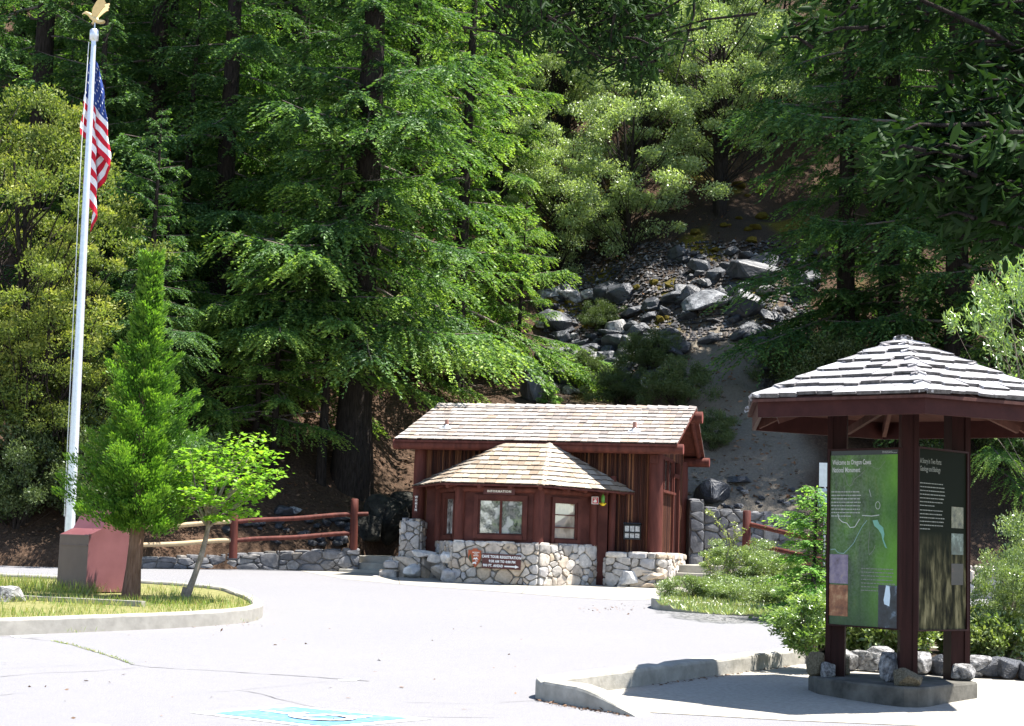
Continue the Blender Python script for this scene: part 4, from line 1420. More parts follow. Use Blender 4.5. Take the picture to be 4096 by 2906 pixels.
def lines(t, x, z, w, n, pitch, mat, rng, h=.011, y=.0062):
    for i in range(n):
        g_ = G()
        xx = x
        end = x + w * (rng.uniform(.9, 1.0) if i < n - 1 else rng.uniform(.4, .85))
        while xx < end:
            ww = rng.uniform(.012, .045)
            g_.box((min(xx + ww / 2, end), y, z - i * pitch), (ww, .001, h * rng.uniform(.75, 1)))
            xx += ww + .007
        g_.build('text_line', mat, t)


def photo(t, x, z, w, h, stops, scale, nm):
    g_ = G(); g_.box((x + w / 2, .006, z + h / 2), (w, .003, h))
    m, nt, out = newmat(nm)
    n_ = tex(nt, scale, 5, .65)
    principled(nt, out, ramp(nt, n_, stops), .3, .4)
    g_.build('picture', m, t)


def pline(t, pts, w, mat, y=.0058, nm='map_line'):
    g_ = G()
    P = [Vector(p) for p in pts]
    for a, b in zip(P[:-1], P[1:]):
        d = (b - a).normalized() * w / 2
        g_.face([(a.x - d.y, y, a.y + d.x), (a.x + d.y, y, a.y - d.x), (b.x + d.y, y, b.y - d.x), (b.x - d.y, y, b.y + d.x)])
    g_.build(nm, mat, t)


# panel-1 picture coordinates: crop (x 205..797, y 118..1550) -> panel x, z
def q1(x, y):
    f = (y - 130) / 1400
    xl = 245 - 38 * f; xr = 797 - 15 * f
    return ((x - xl) / (xr - xl) * W1, H1 * (1 - (y - 118) / (1400 + 30)))


g = G(); g.span(.004, W1 - .004, .005, .007, H1 - .048, H1); g.build('header_band', mat_plain('band_dark', (.012, .014, .01), .3), t1)
text_mesh('park_label', 'National Park Service\nU.S. Department of the Interior', .014, M_print, t1, Matrix.Translation((W1 - .2, .004, H1 - .02)) @ UP, 0)
lines(t1, *q1(250, 458), .37, 8, .036, M_printmid, rk)
lines(t1, *q1(490, 1080), .40, 7, .037, M_printdim, rk)
photo(t1, .006, q1(230, 1210)[1], .235, .30, [(.3, (.10, .07, .09)), (.45, (.19, .15, .22)), (.58, (.28, .22, .26)), (.68, (.42, .30, .05))], 7, 'picture_building')
photo(t1, .006, q1(230, 1475)[1], .235, .32, [(.3, (.09, .03, .015)), (.5, (.28, .10, .04)), (.66, (.46, .25, .12))], 9, 'picture_rock')
photo(t1, W1 - .235, q1(700, 1555)[1], .23, .44, [(.35, (.012, .014, .018)), (.55, (.03, .04, .05)), (.68, (.16, .22, .28))], 8, 'picture_cave')
g = G(); g.prism([(W1 - .17, .28), (W1 - .16, .24), (W1 - .1, .22), (W1 - .09, .33), (W1 - .1, .42), (W1 - .14, .43)], lambda x, y, d: (x, .0042 - d, y), 0, .0006); g.build('picture_light', mat_plain('cave_light', (.62, .74, .80), .4), t1)
for pts, w, mt in (([(235, 935), (270, 930), (300, 960), (345, 965), (385, 925), (430, 875), (460, 815), (500, 740), (540, 690)], .007, mat_plain('river_blue', (.24, .38, .34), .4)),
                   ([(300, 640), (310, 680), (335, 705), (375, 715), (400, 750), (440, 745), (480, 680)], .007, M_print), ([(375, 650), (390, 690), (405, 735)], .004, M_printdim),
                   ([(355, 280), (355, 450)], .003, M_printdim), ([(360, 310), (380, 390), (400, 415), (425, 395), (440, 355), (490, 320), (530, 280)], .005, M_printdim),
                   ([(560, 240), (600, 260), (640, 275), (690, 210)], .003, M_printdim), ([(560, 440), (575, 500)], .004, M_print), ([(500, 650), (580, 655), (640, 645)], .006, M_print),
                   ([(560, 780), (550, 900), (555, 970), (590, 930), (605, 890)], .005, M_printdim)):
    pline(t1, [q1(*p) for p in pts], w, mt)
pline(t1, [q1(628 + 18 * math.cos(a), 568 + 30 * math.sin(a)) for a in np.linspace(0, 6.3, 20)], .004, M_print)
g = G(); g.prism([q1(*p) for p in ((585, 690), (625, 685), (640, 720), (670, 745), (680, 800), (672, 840), (700, 912), (685, 905), (665, 850), (655, 800), (630, 760), (600, 735))][::-1], lambda x, y, d: (x, .0056 - d, y), 0, .0006)
g.build('cave_plan', mat_plain('cave_turquoise', (.16, .38, .28), .4), t1)
p2l, p2r = at(3674, 2150, 16.56), at(3868, 2150, 17.13)
zt2 = at(3874, 1815, 17.1).z; zb2 = at(3868, 2520, 17.1).z
t2, W2, H2 = panel('cave_story_panel', 'shaded panel of cave formations titled A Story in Two Parts', p2l, p2r, zt2, zb2, 'A Story in Two Parts:\nGeology and Biology', .074, art_cave())
lines(t2, .03, H2 * .81, .43, 7, .038, M_printdim, rk); lines(t2, .03, H2 * .66, .43, 6, .038, M_printdim, rk)
for zz, st in ((.57, [(.35, (.02, .022, .014)), (.55, (.14, .14, .08)), (.68, (.30, .24, .18))]), (.42, [(.35, (.03, .04, .03)), (.55, (.07, .10, .08)), (.7, (.24, .30, .26))]), (.25, [(.35, (.008, .008, .008)), (.6, (.02, .016, .014)), (.72, (.12, .05, .04))])):
    photo(t2, W2 * .68, H2 * zz, W2 * .25, H2 * .12, st, 9, 'picture_cave')

# rocks packed round the feet of the posts
for (px, py, sx, sz, sd, mt, lab) in ((3262, 2700, .15, .20, 1, M_rocktan, 'tan rock at the left foot of the kiosk, outermost'), (3308, 2705, .12, .12, 2, M_rockpale, 'small pale rock in front of the left kiosk post'), (3372, 2696, .12, .14, 3, M_rocktan, 'dark rounded rock right of the left kiosk post'),
                                      (3562, 2730, .16, .25, 4, M_rockpale, 'tall pale rock left of the middle kiosk post'), (3628, 2752, .18, .16, 5, M_rocktan, 'rough tan rock in front of the middle kiosk post'), (3852, 2722, .16, .14, 6, M_rockpale, 'grey rock at the right kiosk post')):
    v = gnd(px, py, .17)
    rock('foot_rock', (v.x, v.y, v.z + sz * .5), (sx, sx * .85, sz), sd, mt, lab, 'rocks at the kiosk posts', rz=sd)
# row of rocks edging the bed
for i, (x3, w3, h3, mt, lab) in enumerate(((510, 195, 215, M_rockpale, 'bright white topped edging rock just right of the left kiosk post'), (672, 150, 215, M_rockpale, 'narrow upright grey edging rock behind the kiosk base'), (815, 190, 270, M_rockpale, 'tallest pale edging rock with a pointed top'), (935, 130, 200, M_rockpale, 'pale edging rock half hidden by the middle kiosk post'),
                                           (1255, 235, 235, M_rockpale, 'wide mottled edging rock between the middle and right posts'), (1445, 130, 215, M_rock, 'dark edging rock with white streaks by the right kiosk post'), (1812, 195, 230, M_rockpale, 'light grey edging rock right of the right kiosk post'),
                                           (1975, 190, 230, M_rock, 'dark pointed edging rock right of the kiosk'), (2165, 215, 230, M_rock, 'large dark rounded edging rock right of the kiosk'), (2300, 130, 200, M_rock, 'dark edging rock at the right picture edge'))):
    v = gnd(3200 + x3 * .3914, 2350 + (860 + (x3 - 500) * .055) * .3914)
    k = .3914 * v.y / FPX
    rock('edging_rock', (v.x, v.y + .1, v.z + h3 * k * .48), (w3 * k * .64, .24, h3 * k * .7), i + 2, mt, lab, 'rocks edging the kiosk bed', rz=i * .7)
v = gnd(3700, 2592)
rock('mossy_rock', (v.x, v.y, v.z + .12), (.42, .36, .32), 4, M_rock, 'mossy grey boulder lying in the bed behind the kiosk', rz=.4)

# ------------------------------------------------------------------ flagpole and flag
FPY = 30.6
fb, ft = gnd(283, 2180), at(375, 168, FPY)
fbx = at(283, 2100, FPY)
fl = thing('flagpole', 'tall tapered aluminium flagpole topped by a golden eagle', 'flagpole', (fbx.x, FPY, gz(FPY) + .12))
top = Vector((ft.x - fbx.x, 0, ft.z - gz(FPY) - .12))
g = G()
H_ = top.z
g.tube([top * t for t in np.linspace(0, 1, 24)], [.098 - .052 * t ** 1.2 for t in np.linspace(0, 1, 24)], 20)
g.tube([top * .0, top * .006], [.15, .14], 20)
g.build('pole', M_pole, fl)
g = G(); g.tube([top, top + Vector((0, 0, .02)), top + Vector((0, 0, .03)), top + Vector((0, 0, .22)), top + Vector((0, 0, .25)), top + Vector((0, 0, .26))], [.05, .05, .085, .085, .06, .01], 20)
g.tube([top + Vector((0, 0, .25)), top + Vector((0, 0, .42))], .012, 6)
g.build('truck_cap', M_pole, fl)
# eagle with raised wings, facing left
g = G()
ez = top.z + .40
ex = top.x
g.tube([(ex - .23, 0, ez + .165), (ex - .185, 0, ez + .172), (ex - .13, 0, ez + .15), (ex - .06, 0, ez + .09), (ex + .0, 0, ez + .05), (ex + .06, 0, ez + .0), (ex + .10, 0, ez - .01)], [.012, .032, .036, .055, .062, .04, .02], 10)
g.tube([(ex - .225, 0, ez + .165), (ex - .25, 0, ez + .15), (ex - .252, 0, ez + .13)], [.016, .011, .003], 6)
for sy in (-1, 1):                                   # wings and legs
    wing = [(-.06, .12), (-.03, .24), (.05, .36), (.14, .42), (.21, .44), (.215, .40), (.20, .375), (.225, .34), (.20, .31), (.215, .27), (.175, .25), (.13, .2), (.07, .12), (.03, .06)]
    vs = [(ex + x, sy * (.03 + (z - .06) * .42) + .012 * s_, ez + z) for s_ in (-1, 1) for x, z in wing]
    n_ = len(wing)
    g.add(vs, [tuple(range(n_)), tuple(range(2 * n_ - 1, n_ - 1, -1))] + [(i, (i + 1) % n_, n_ + (i + 1) % n_, n_ + i) for i in range(n_)])
    g.tube([(ex - .02, sy * .03, ez + .04), (ex - .03, sy * .03, ez - .03), (ex - .06, sy * .03, ez - .04)], [.028, .014, .01], 6)
tl = [(.05, .03), (.13, .03), (.19, .02), (.17, -.01), (.10, -.03), (.05, -.02)]
g.add([(ex + x, .05 * s_, ez + z) for s_ in (-1, 1) for x, z in tl], [tuple(range(6)), tuple(range(11, 5, -1))] + [(i, (i + 1) % 6, 6 + (i + 1) % 6, 6 + i) for i in range(6)])
g.build('eagle_finial', M_gold, fl)
g = G()
g.tube([(top.x - .08, -.05, top.z - .02), (top.x * .8 - .12, -.06, H_ * .8), (top.x * .4 - .11, -.07, H_ * .4), (-.11, -.08, 1.2)], .008, 5)
g.build('halyard', M_white, fl)
# limp flag: hoist edge at the left of the pole, fly end folded round the right side
k1 = .616 * FPY / FPX                                # metres per pixel of the measured crop
mats_flag = [mat_noise('flag_red', (.50, .012, .03), (.58, .02, .042), 30, .7, .15, .1), mat_noise('flag_white', (.74, .74, .76), (.82, .82, .84), 30, .7, .15, .1), mat_noise('flag_blue', (.02, .045, .18), (.03, .06, .24), 30, .7, .15, .1)]
path = [(-64, 0, .02), (-20, 40, .12), (40, 85, .14), (118, 150, .08), (134, 172, .14), (95, 232, .24), (30, 300, .26), (-40, 330, .22), (-36, 352, .16), (20, 392, .12), (56, 430, .14), (44, 470, .2), (14, 515, .26)]
pl_, acc = [0], 0
for a, b in zip(path[:-1], path[1:]):
    acc += math.hypot(math.hypot(a[0] - b[0], a[1] - b[1]) * k1, (a[2] - b[2])); pl_.append(acc)


def fpos(u, v):
    d = u * acc
    for i in range(len(path) - 1):
        if d <= pl_[i + 1] + 1e-9:
            f = (d - pl_[i]) / (pl_[i + 1] - pl_[i])
            p1_, p2_ = path[i], path[i + 1]
            p0_, p3_ = path[max(i - 1, 0)], path[min(i + 2, len(path) - 1)]
            x, dz, y = [.5 * (2 * p1_[c] + (p2_[c] - p0_[c]) * f + (2 * p0_[c] - 5 * p1_[c] + 4 * p2_[c] - p3_[c]) * f * f + (3 * p1_[c] - p0_[c] - 3 * p2_[c] + p3_[c]) * f ** 3) for c in range(3)]
            break
    s_ = .30 + .70 * min(1, (v * 1.12)) ** .8
    lean = -.06 * (v - .5)
    zz = top.z - .10 - v * 1.72 - dz * k1 * (.95 + .3 * v)
    px_ = top.x * zz / H_
    return (px_ + x * k1 * s_ + .012 * math.sin(v * 19 + u * 30), y * (.5 + .5 * s_) + .045 + .02 * math.sin(u * 60 + v * 5), zz)


g = G()
nu, nv = 78, 52
V_ = [[fpos(i / nu, j / nv) for i in range(nu + 1)] for j in range(nv + 1)]
vs = [p for r_ in V_ for p in r_]
for j in range(nv):
    for i in range(nu):
        u, v = (i + .5) / nu, (j + .5) / nv
        st = int(v * 13)
        mi = 0 if st % 2 == 0 else 1
        if u < .37 and st < 7:
            mi = 2
        g.F.append((j * (nu + 1) + i, j * (nu + 1) + i + 1, (j + 1) * (nu + 1) + i + 1, (j + 1) * (nu + 1) + i)); g.M.append(mi); g.S.append(True)
g.V = vs
for r_ in range(9):
    for c_ in range(6 if r_ % 2 == 0 else 5):
        u = .37 * ((c_ + .5) / 6 + (0 if r_ % 2 == 0 else 1 / 12)); v = 7 / 13 * (r_ + .7) / 9.4
        p0, p1, p2 = Vector(fpos(u, v)), Vector(fpos(u + .012, v)), Vector(fpos(u, v + .015))
        e1, e2 = (p1 - p0).normalized(), (p2 - p0).normalized()
        nn = e1.cross(e2).normalized() * .006
        for sg in (1, -1):
            g.face([p0 + nn * sg + (e1 * math.sin(a) - e2 * math.cos(a)) * (.028 if q % 2 == 0 else .012) for q, a in enumerate(np.linspace(0, 2 * math.pi, 11)[:-1])], 1)
flag = g.build('flag', mats_flag, None, recalc=False)
flag.location = (fbx.x, FPY, gz(FPY) + .12)
tag(flag, 'red, white and blue striped flag hanging limp from the pole', 'flag')

# ------------------------------------------------------------------ red steel box
bxp = gnd(341, 2384, .12)
ba = R(50)
box_t = thing('steel_bear_box', 'rust red steel container with sloped lid beside the flagpole', 'container', (bxp.x, bxp.y, bxp.z), ba)
S_ = .80
prof = [(0, .06), (.80, .06), (.80, 1.0), (.69, 1.12), (.69, 1.40), (.43, 1.40), (.25, 1.09), (0, .98)]
g = G()
a = [(x, 0, z) for x, z in prof]; b = [(x, S_, z) for x, z in prof]
g.face(a, 0); g.face(b[::-1], 0)
for i in range(len(prof)):
    j = (i + 1) % len(prof)
    g.face([a[i], b[i], b[j], a[j]], 1 if i == 7 else 0)  # left side takes the steel with painted shade
body = g.build('body', [M_boxred, M_boxshade], box_t)
md = body.modifiers.new('bevel', 'BEVEL'); md.width = .012; md.segments = 2
g = G(); g.span(-.012, -.002, .02, S_ - .02, .80, .815); g.span(-.008, .0, .0, S_, .955, .975); g.build('lid_seam', M_boxshade, box_t)
for x, y in ((.06, .06), (.74, .06), (.06, .74), (.74, .74)):
    g = G(); g.span(x - .035, x + .035, y - .035, y + .035, -.06, .07); g.build('leg', M_boxred, box_t)
g = G(); g.span(-.25, 1.1, -.2, 1.1, -.12, -.035)
o = g.build('concrete_slab', M_conc); o.location = box_t.location; o.rotation_euler = (0, 0, ba); tag(o, 'pale concrete slab under the red steel container', 'slab')
g = G(); g.box((0, 0, 0), (2.3, .14, .14)); o = g.build('concrete_edging', M_conc)
v = gnd(300, 2412, .15); o.location = (v.x, v.y, v.z); o.rotation_euler = (0, 0, R(-17)); tag(o, 'low concrete edging strip in the grass before the red container', 'edging')
v = gnd(25, 2405, .15); rock('island_rock', (v.x, v.y, v.z + .08), (.34, .25, .2), 3, M_rockpale, 'pale rock in the grass at the left picture edge', rz=.5)

# ------------------------------------------------------------------ fences and stone walls
wl = [gnd(*p) for p in ((330, 2271), (566, 2276), (900, 2277), (1114, 2281), (1436, 2290))]
hts = [.2, .22, .33, .43, .56]
stone_wall('stone_wall', [(p.x, p.y) for p in wl], [(p.z, p.z + h) for p, h in zip(wl, hts)], .38, 'low grey stone wall carrying the log fence, left of the building', random.Random(21), .22)
fen = thing('log_fence', 'log fence with two pale new rails and two dark red rails', 'fence', (wl[2].x, wl[2].y + .2, wl[2].z))
fo = Vector(fen.location)


def fpt(px, py, yy): return at(px, py, yy) - fo


wy = lambda px: (gnd(px, 2277 + max(0, px - 566) * .016).y + .2)
for px, y0, y1 in ((430, 2110, 2246), (935, 2052, 2226), (1416, 1998, 2200)):
    g = G()
    a, b = fpt(px - 3, y1 + 8, wy(px)), fpt(px + 3, y0, wy(px))
    g.tube([a.lerp(b, t) for t in np.linspace(0, 1, 6)] + [b + Vector((0, 0, .015))], [.105, .1, .1, .098, .097, .095, .07], 12, 0, True, True, 1)
    g.build('post', [M_redlog, M_logend], fen)
for x0, y0, x1, y1, mt, lab in ((436, 2118, 925, 2088, M_peeled, 'pale peeled rail'), (436, 2189, 925, 2163, M_peeled, 'pale peeled rail'), (945, 2088, 1404, 2059, M_redlog, 'dark red rail'), (945, 2163, 1404, 2135, M_redlog, 'dark red rail')):
    g = G()
    a, b = fpt(x0, y0, wy(x0)), fpt(x1, y1, wy(x1))
    g.tube([a.lerp(b, t) + Vector((0, 0, .012 * math.sin(t * 9))) for t in np.linspace(0, 1, 9)], [.058, .06, .056, .058, .06, .062, .058, .06, .058], 10)
    tag(g.build('rail', mt, fen), lab)
g = G(); a = fpt(1426, 2058, wy(1416)); g.tube([a, a + Vector((.28, .1, .02))], .055, 9, 0, True, True, 1); tag(g.build('rail', [M_redlog, M_logend], fen), 'dark red rail end')
# retaining wall right of the building, and the fence before it
w2 = [at(2755, 2230, 42.3), at(2812, 2230, 42.35)]
stone_wall('stone_gatepost', [(p.x, p.y) for p in w2], [(1.0, at(2780, 2004, 42.3).z)] * 2, .5, 'tall end of the retaining wall beside the building steps', random.Random(4), .27, (M_greystone, M_darkmortar), .06)
w2 = [at(2812, 2230, 42.4), at(3050, 2230, 42.5), at(3420, 2230, 42.9)]
stone_wall('retaining_wall', [(p.x, p.y) for p in w2], [(.9, at(2830, 2034, 42.4).z), (.9, at(3050, 2054, 42.5).z), (.9, at(3420, 2092, 42.9).z)], .5, 'grey rubble retaining wall at the foot of the sandy slope', random.Random(8), .25, (M_greystone, M_darkmortar), .07)
f2p = at(2985, 2240, 38.8)
fen2 = thing('log_fence', 'red log fence with descending rails in front of the retaining wall', 'fence', (f2p.x, f2p.y, f2p.z))
fo = Vector(f2p)
g = G(); a, b = fpt(2982, 2290, 38.8), fpt(2988, 2046, 38.8)
g.tube([a, a.lerp(b, .5), b, b + Vector((0, 0, .02))], [.10, .098, .096, .07], 12, 0, True, True, 1); g.build('post', [M_redlog, M_logend], fen2)
for pts in (((3000, 2098, 38.8), (3330, 2178, 36.5)), ((2998, 2174, 38.8), (3330, 2250, 36.5))):
    g = G(); a, b = [fpt(*p) for p in pts]
    g.tube([a.lerp(b, t) for t in np.linspace(0, 1, 6)], .055, 10); g.build('rail', M_redlog, fen2)
g = G(); a, b = fpt(3330, 2300, 36.5), fpt(3336, 2120, 36.5); g.tube([a, b], .1, 12, 0, True, True, 1); g.build('post', [M_redlog, M_logend], fen2)
a, b = at(3060, 2240, 37.6), at(3330, 2262, 36.0)
g = G(); d = b - a; g.box((0, 0, 0), (d.length, .14, .22)); o = g.build('timber_edging', M_logend); o.location = (a + b) / 2; o.rotation_euler = (0, 0, math.atan2(d.y, d.x)); tag(o, 'reddish timber edging below the descending fence rails', 'edging')
w3 = [at(3560, 2375, 38.6), at(3900, 2385, 38.4), at(4300, 2395, 38.0)]
stone_wall('stone_wall', [(p.x, p.y) for p in w3], [(gz(38), at(3700, 2268, 38.5).z), (gz(38), at(3890, 2272, 38.4).z), (gz(38), at(4300, 2275, 38).z)], .5, 'pale boulder wall beyond the kiosk at the right picture edge', random.Random(15), .42, (M_stone, M_mortar), .1)

# sign seen edge-on behind the kiosk
v = gnd(3290, 2405)
s = thing('road_sign', 'pale metal sign on a thin post half hidden by the kiosk', 'sign', (at(3290, 2200, 31).x, 31, gz(31)), R(-12))
z1, z2, z3, z4 = [at(3290, y, 31).z - gz(31) for y in (1852, 1948, 1955, 2010)]
g = G(); g.tube([(.03, .03, 0), (.03, .03, z1 - .05)], .02, 6); g.build('post', M_galv, s)
g = G(); g.span(-.08, .16, 0, .006, z2, z1); g.build('upper_plate', M_white, s)
g = G(); g.span(-.10, .18, 0, .006, z4 - .25, z3); g.build('lower_plate', mat_plain('pale_blue_plate', (.45, .52, .60), .5), s)
# ------------------------------------------------------------------ foliage builders
def unit(a):
    return a / np.maximum(np.linalg.norm(a, axis=-1, keepdims=True), 1e-9)


def mesh_np(name, V, F, tip, mat, parent=None):
    """V (n,3), F (m,k) constant-size faces, tip per face"""
    me = bpy.data.meshes.new(name)
    m, k = F.shape
    me.vertices.add(len(V)); me.vertices.foreach_set('co', V.astype(np.float32).ravel())
    me.loops.add(m * k); me.loops.foreach_set('vertex_index', F.astype(np.int32).ravel())
    me.polygons.add(m); me.polygons.foreach_set('loop_start', np.arange(0, m * k, k, dtype=np.int32))
    me.polygons.foreach_set('loop_total', np.full(m, k, dtype=np.int32)) if hasattr(me.polygons[0], 'loop_total') and False else None
    me.update(calc_edges=True)
    me.attributes.new('tip', 'FLOAT', 'FACE').data.foreach_set('value', np.asarray(tip, dtype=np.float32))
    return link(name, me, parent, [mat])


def leaves(P, D, S, L, W, tip, shape='diamond', rng=None):
    """leaf faces: base P, direction D, side S"""
    n = len(P)
    L = np.broadcast_to(np.asarray(L, float).reshape(-1, 1), (n, 1)); W = np.broadcast_to(np.asarray(W, float).reshape(-1, 1), (n, 1))
    D = unit(D); S = unit(S - D * (S * D).sum(1, keepdims=True)); Nn = np.cross(D, S)
    if shape == 'diamond':
        V = np.stack([P, P + D * L * .5 + S * W * .5, P + D * L, P + D * L * .5 - S * W * .5], 1)
        F = np.arange(4 * n).reshape(n, 4)
        return V.reshape(-1, 3), F, tip
    if shape == 'fold':                                  # lens-shaped blade folded along its midrib
        up = Nn * W * .16
        drop = Nn * L * -.07
        V = np.stack([P, P + D * L * .3 + S * W * .45 + up, P + D * L * .65 + S * W * .4 + up + drop * .5, P + D * L + drop * 1.6,
                      P + D * L * .65 - S * W * .4 + up + drop * .5, P + D * L * .3 - S * W * .45 + up], 1)
        F = np.stack([np.array([0, 1, 2, 3]), np.array([0, 3, 4, 5])])[None] + 6 * np.arange(n)[:, None, None]
        return V.reshape(-1, 3), F.reshape(-1, 4), np.repeat(tip, 2)
    if shape == 'maple':
        out = []
        lob = [(0, 0), (.18, .34), (.12, .56), (.46, .40), (.56, .58), (.70, .24), (1.0, 0), (.70, -.24), (.56, -.58), (.46, -.40), (.12, -.56), (.18, -.34)]
        for a, b in lob:
            out.append(P + D * L * a + S * W * b - Nn * L * .12 * (a * a + b * b))
        V = np.stack(out, 1)
        F = np.arange(12 * n).reshape(n, 12)
        return V.reshape(-1, 3), F, tip


def rand_unit(rng, n):
    return unit(rng.normal(size=(n, 3)))


def conifer(name, H, crown0, Rmax, seed, nb, mat, r0, twig=.075, sl=.17, sw=.055, droop=.22, dead=6, prof=.75, tipamt=.6, ragged=.35, front=0, faz=-100):
    rng = np.random.default_rng(seed)
    rr = random.Random(seed)
    root = bpy.data.objects.new(name, None); C.objects.link(root)
    g = G()
    bend = [(.12 * math.sin(t * 2.5 + seed), .12 * math.sin(t * 1.7 + seed * 2)) for t in np.linspace(0, 1, 14)]
    tp = [Vector((bend[i][0], bend[i][1], H * t - .6 * (i == 0))) for i, t in enumerate(np.linspace(0, 1, 14))]
    g.tube(tp, [r0 * (1.28 if i == 0 else 1) * (1 - t) ** .85 + .012 for i, t in enumerate(np.linspace(0, 1, 14))], 12, 0, True, False, None, .06, rr)
    SO, SD, SL, ST = [], [], [], []
    for i in range(nb + dead + front):
        isdead = nb <= i < nb + dead; isfront = i >= nb + dead
        fr = (i / nb) ** .92 if not isdead else 0
        h = crown0 + (H - crown0) * fr if not isdead else rr.uniform(crown0 * .35, crown0 * 1.6)
        L = Rmax * (max(0.02, 1 - fr) ** prof) * rr.uniform(1 - ragged, 1 + ragged * .7) + .2
        if isfront:
            h = crown0 + (H * .8 - crown0) * rr.random() ** 1.4; fr = (h - crown0) / (H - crown0)
            L = Rmax * (1 - fr) ** prof * rr.uniform(.6, 1.0) + .3
        if isdead: L *= .5
        lobe = noise.noise((math.cos(i * 2.39996) * 1.1 + seed, math.sin(i * 2.39996) * 1.1, h * .42))
        if not isdead: L *= max(.35, 1.0 + 1.15 * lobe)
        if rr.random() < .06: L *= 1.25
        a = i * 2.39996 + rr.uniform(-.5, .5)
        if isfront: a = R(faz) + rr.uniform(-1.0, 1.0)
        el = -.12 + .75 * fr ** 1.5 + rr.uniform(-.26, .26)
        hd = np.array([math.cos(a), math.sin(a), 0.])
        k = min(h / H, 1) * 13
        i0 = min(12, int(k)); c0 = tp[i0].lerp(tp[i0 + 1], k - i0)
        o = np.array([c0.x, c0.y, h])
        dr = droop * rr.uniform(.6, 1.5)

        def pos(t):
            t = np.asarray(t)[:, None]
            return o + hd * L * t * math.cos(el) + np.array([0, 0, 1.]) * (L * (math.sin(el) * t - dr * t ** 2 + dr * .55 * t ** 4))
        pts = pos(np.linspace(0, 1, 6))
        br = max(.012, .011 * L + .006)
        g.tube([Vector(p) for p in pts], [br * (1.15 - t) for t in np.linspace(0, 1, 6)], 4, 1, True, False)
        if isdead:
            for q in range(5):
                t = rr.uniform(.35, 1); p = pos([t])[0]
                d = Vector((hd[0] + rr.uniform(-.7, .7), hd[1] + rr.uniform(-.7, .7), rr.uniform(-.8, .1))).normalized() * L * rr.uniform(.15, .4)
                g.tube([Vector(p), Vector(p) + d * .6, Vector(p) + d + Vector((0, 0, -.05))], [.012, .008, .004], 3, 1, True, False)
            continue
        n = max(6, int(L / twig * 1.35))
        t = np.where(rng.random(n) < .86, rng.uniform(.24, 1.0, n), rng.uniform(.02, .3, n))
        sgn = np.where(np.arange(n) % 2 == 0, 1, -1)
        ang = np.radians(rng.normal(56, 13, n)) * sgn * (1 - .35 * t)
        d = np.stack([np.cos(a + ang), np.sin(a + ang), rng.normal(-.18, .16, n) + .10], 1)
        ln = L * (.40 * rr.uniform(.75, 1.15)) * np.sqrt(np.clip(1 - ((t - .62) / .43) ** 2, .03, 1)) * rng.uniform(.55, 1.15, n) + .06
        SO.append(pos(t)); SD.append(unit(d)); SL.append(ln); ST.append(t)
        # the leading tip
        SO.append(pos([.88])); SD.append(unit(pos([1.0]) - pos([.9]))); SL.append(np.array([L * .13])); ST.append(np.array([1.]))
    tk = g.build('trunk', [M_bark, M_twig], root)
    O, D, LN, T = map(np.concatenate, (SO, SD, SL, ST))
    m = np.maximum(2, np.ceil(LN / (sl * .33)).astype(int)) + 1
    idx = np.repeat(np.arange(len(O)), m)
    st = np.concatenate([np.linspace(.06, 1, q) for q in m])
    n = len(idx)
    Ld = LN[idx]
    P = O[idx] + D[idx] * (Ld * st)[:, None]
    P[:, 2] -= .5 * Ld * st ** 2 + rng.uniform(0, .05, n)
    side = np.where(rng.random(n) < .5, 1, -1) * np.radians(rng.uniform(18, 60, n))
    side[st > .97] *= .25
    dd = D[idx].copy()
    c, s = np.cos(side), np.sin(side)
    d2 = np.stack([dd[:, 0] * c - dd[:, 1] * s, dd[:, 0] * s + dd[:, 1] * c, dd[:, 2] - .2 - rng.uniform(0, .45, n) * (st < .9)], 1) + rng.normal(0, .2, (n, 3))
    S = np.cross(d2, np.array([0, 0, 1.])) + rng.normal(0, .55, (n, 3))
    L_ = sl * rng.uniform(.7, 1.3, n); W_ = sw * rng.uniform(.75, 1.3, n)
    tip = np.clip((st - .45) / .5, 0, 1) * np.clip(T[idx] * 1.6, .3, 1) * (rng.random(n) < tipamt)
    V, F, tp_ = leaves(P, d2, S, L_, W_, tip * rng.uniform(.5, 1, n))
    mesh_np('crown', V, F, tp_, mat, root)
    return root


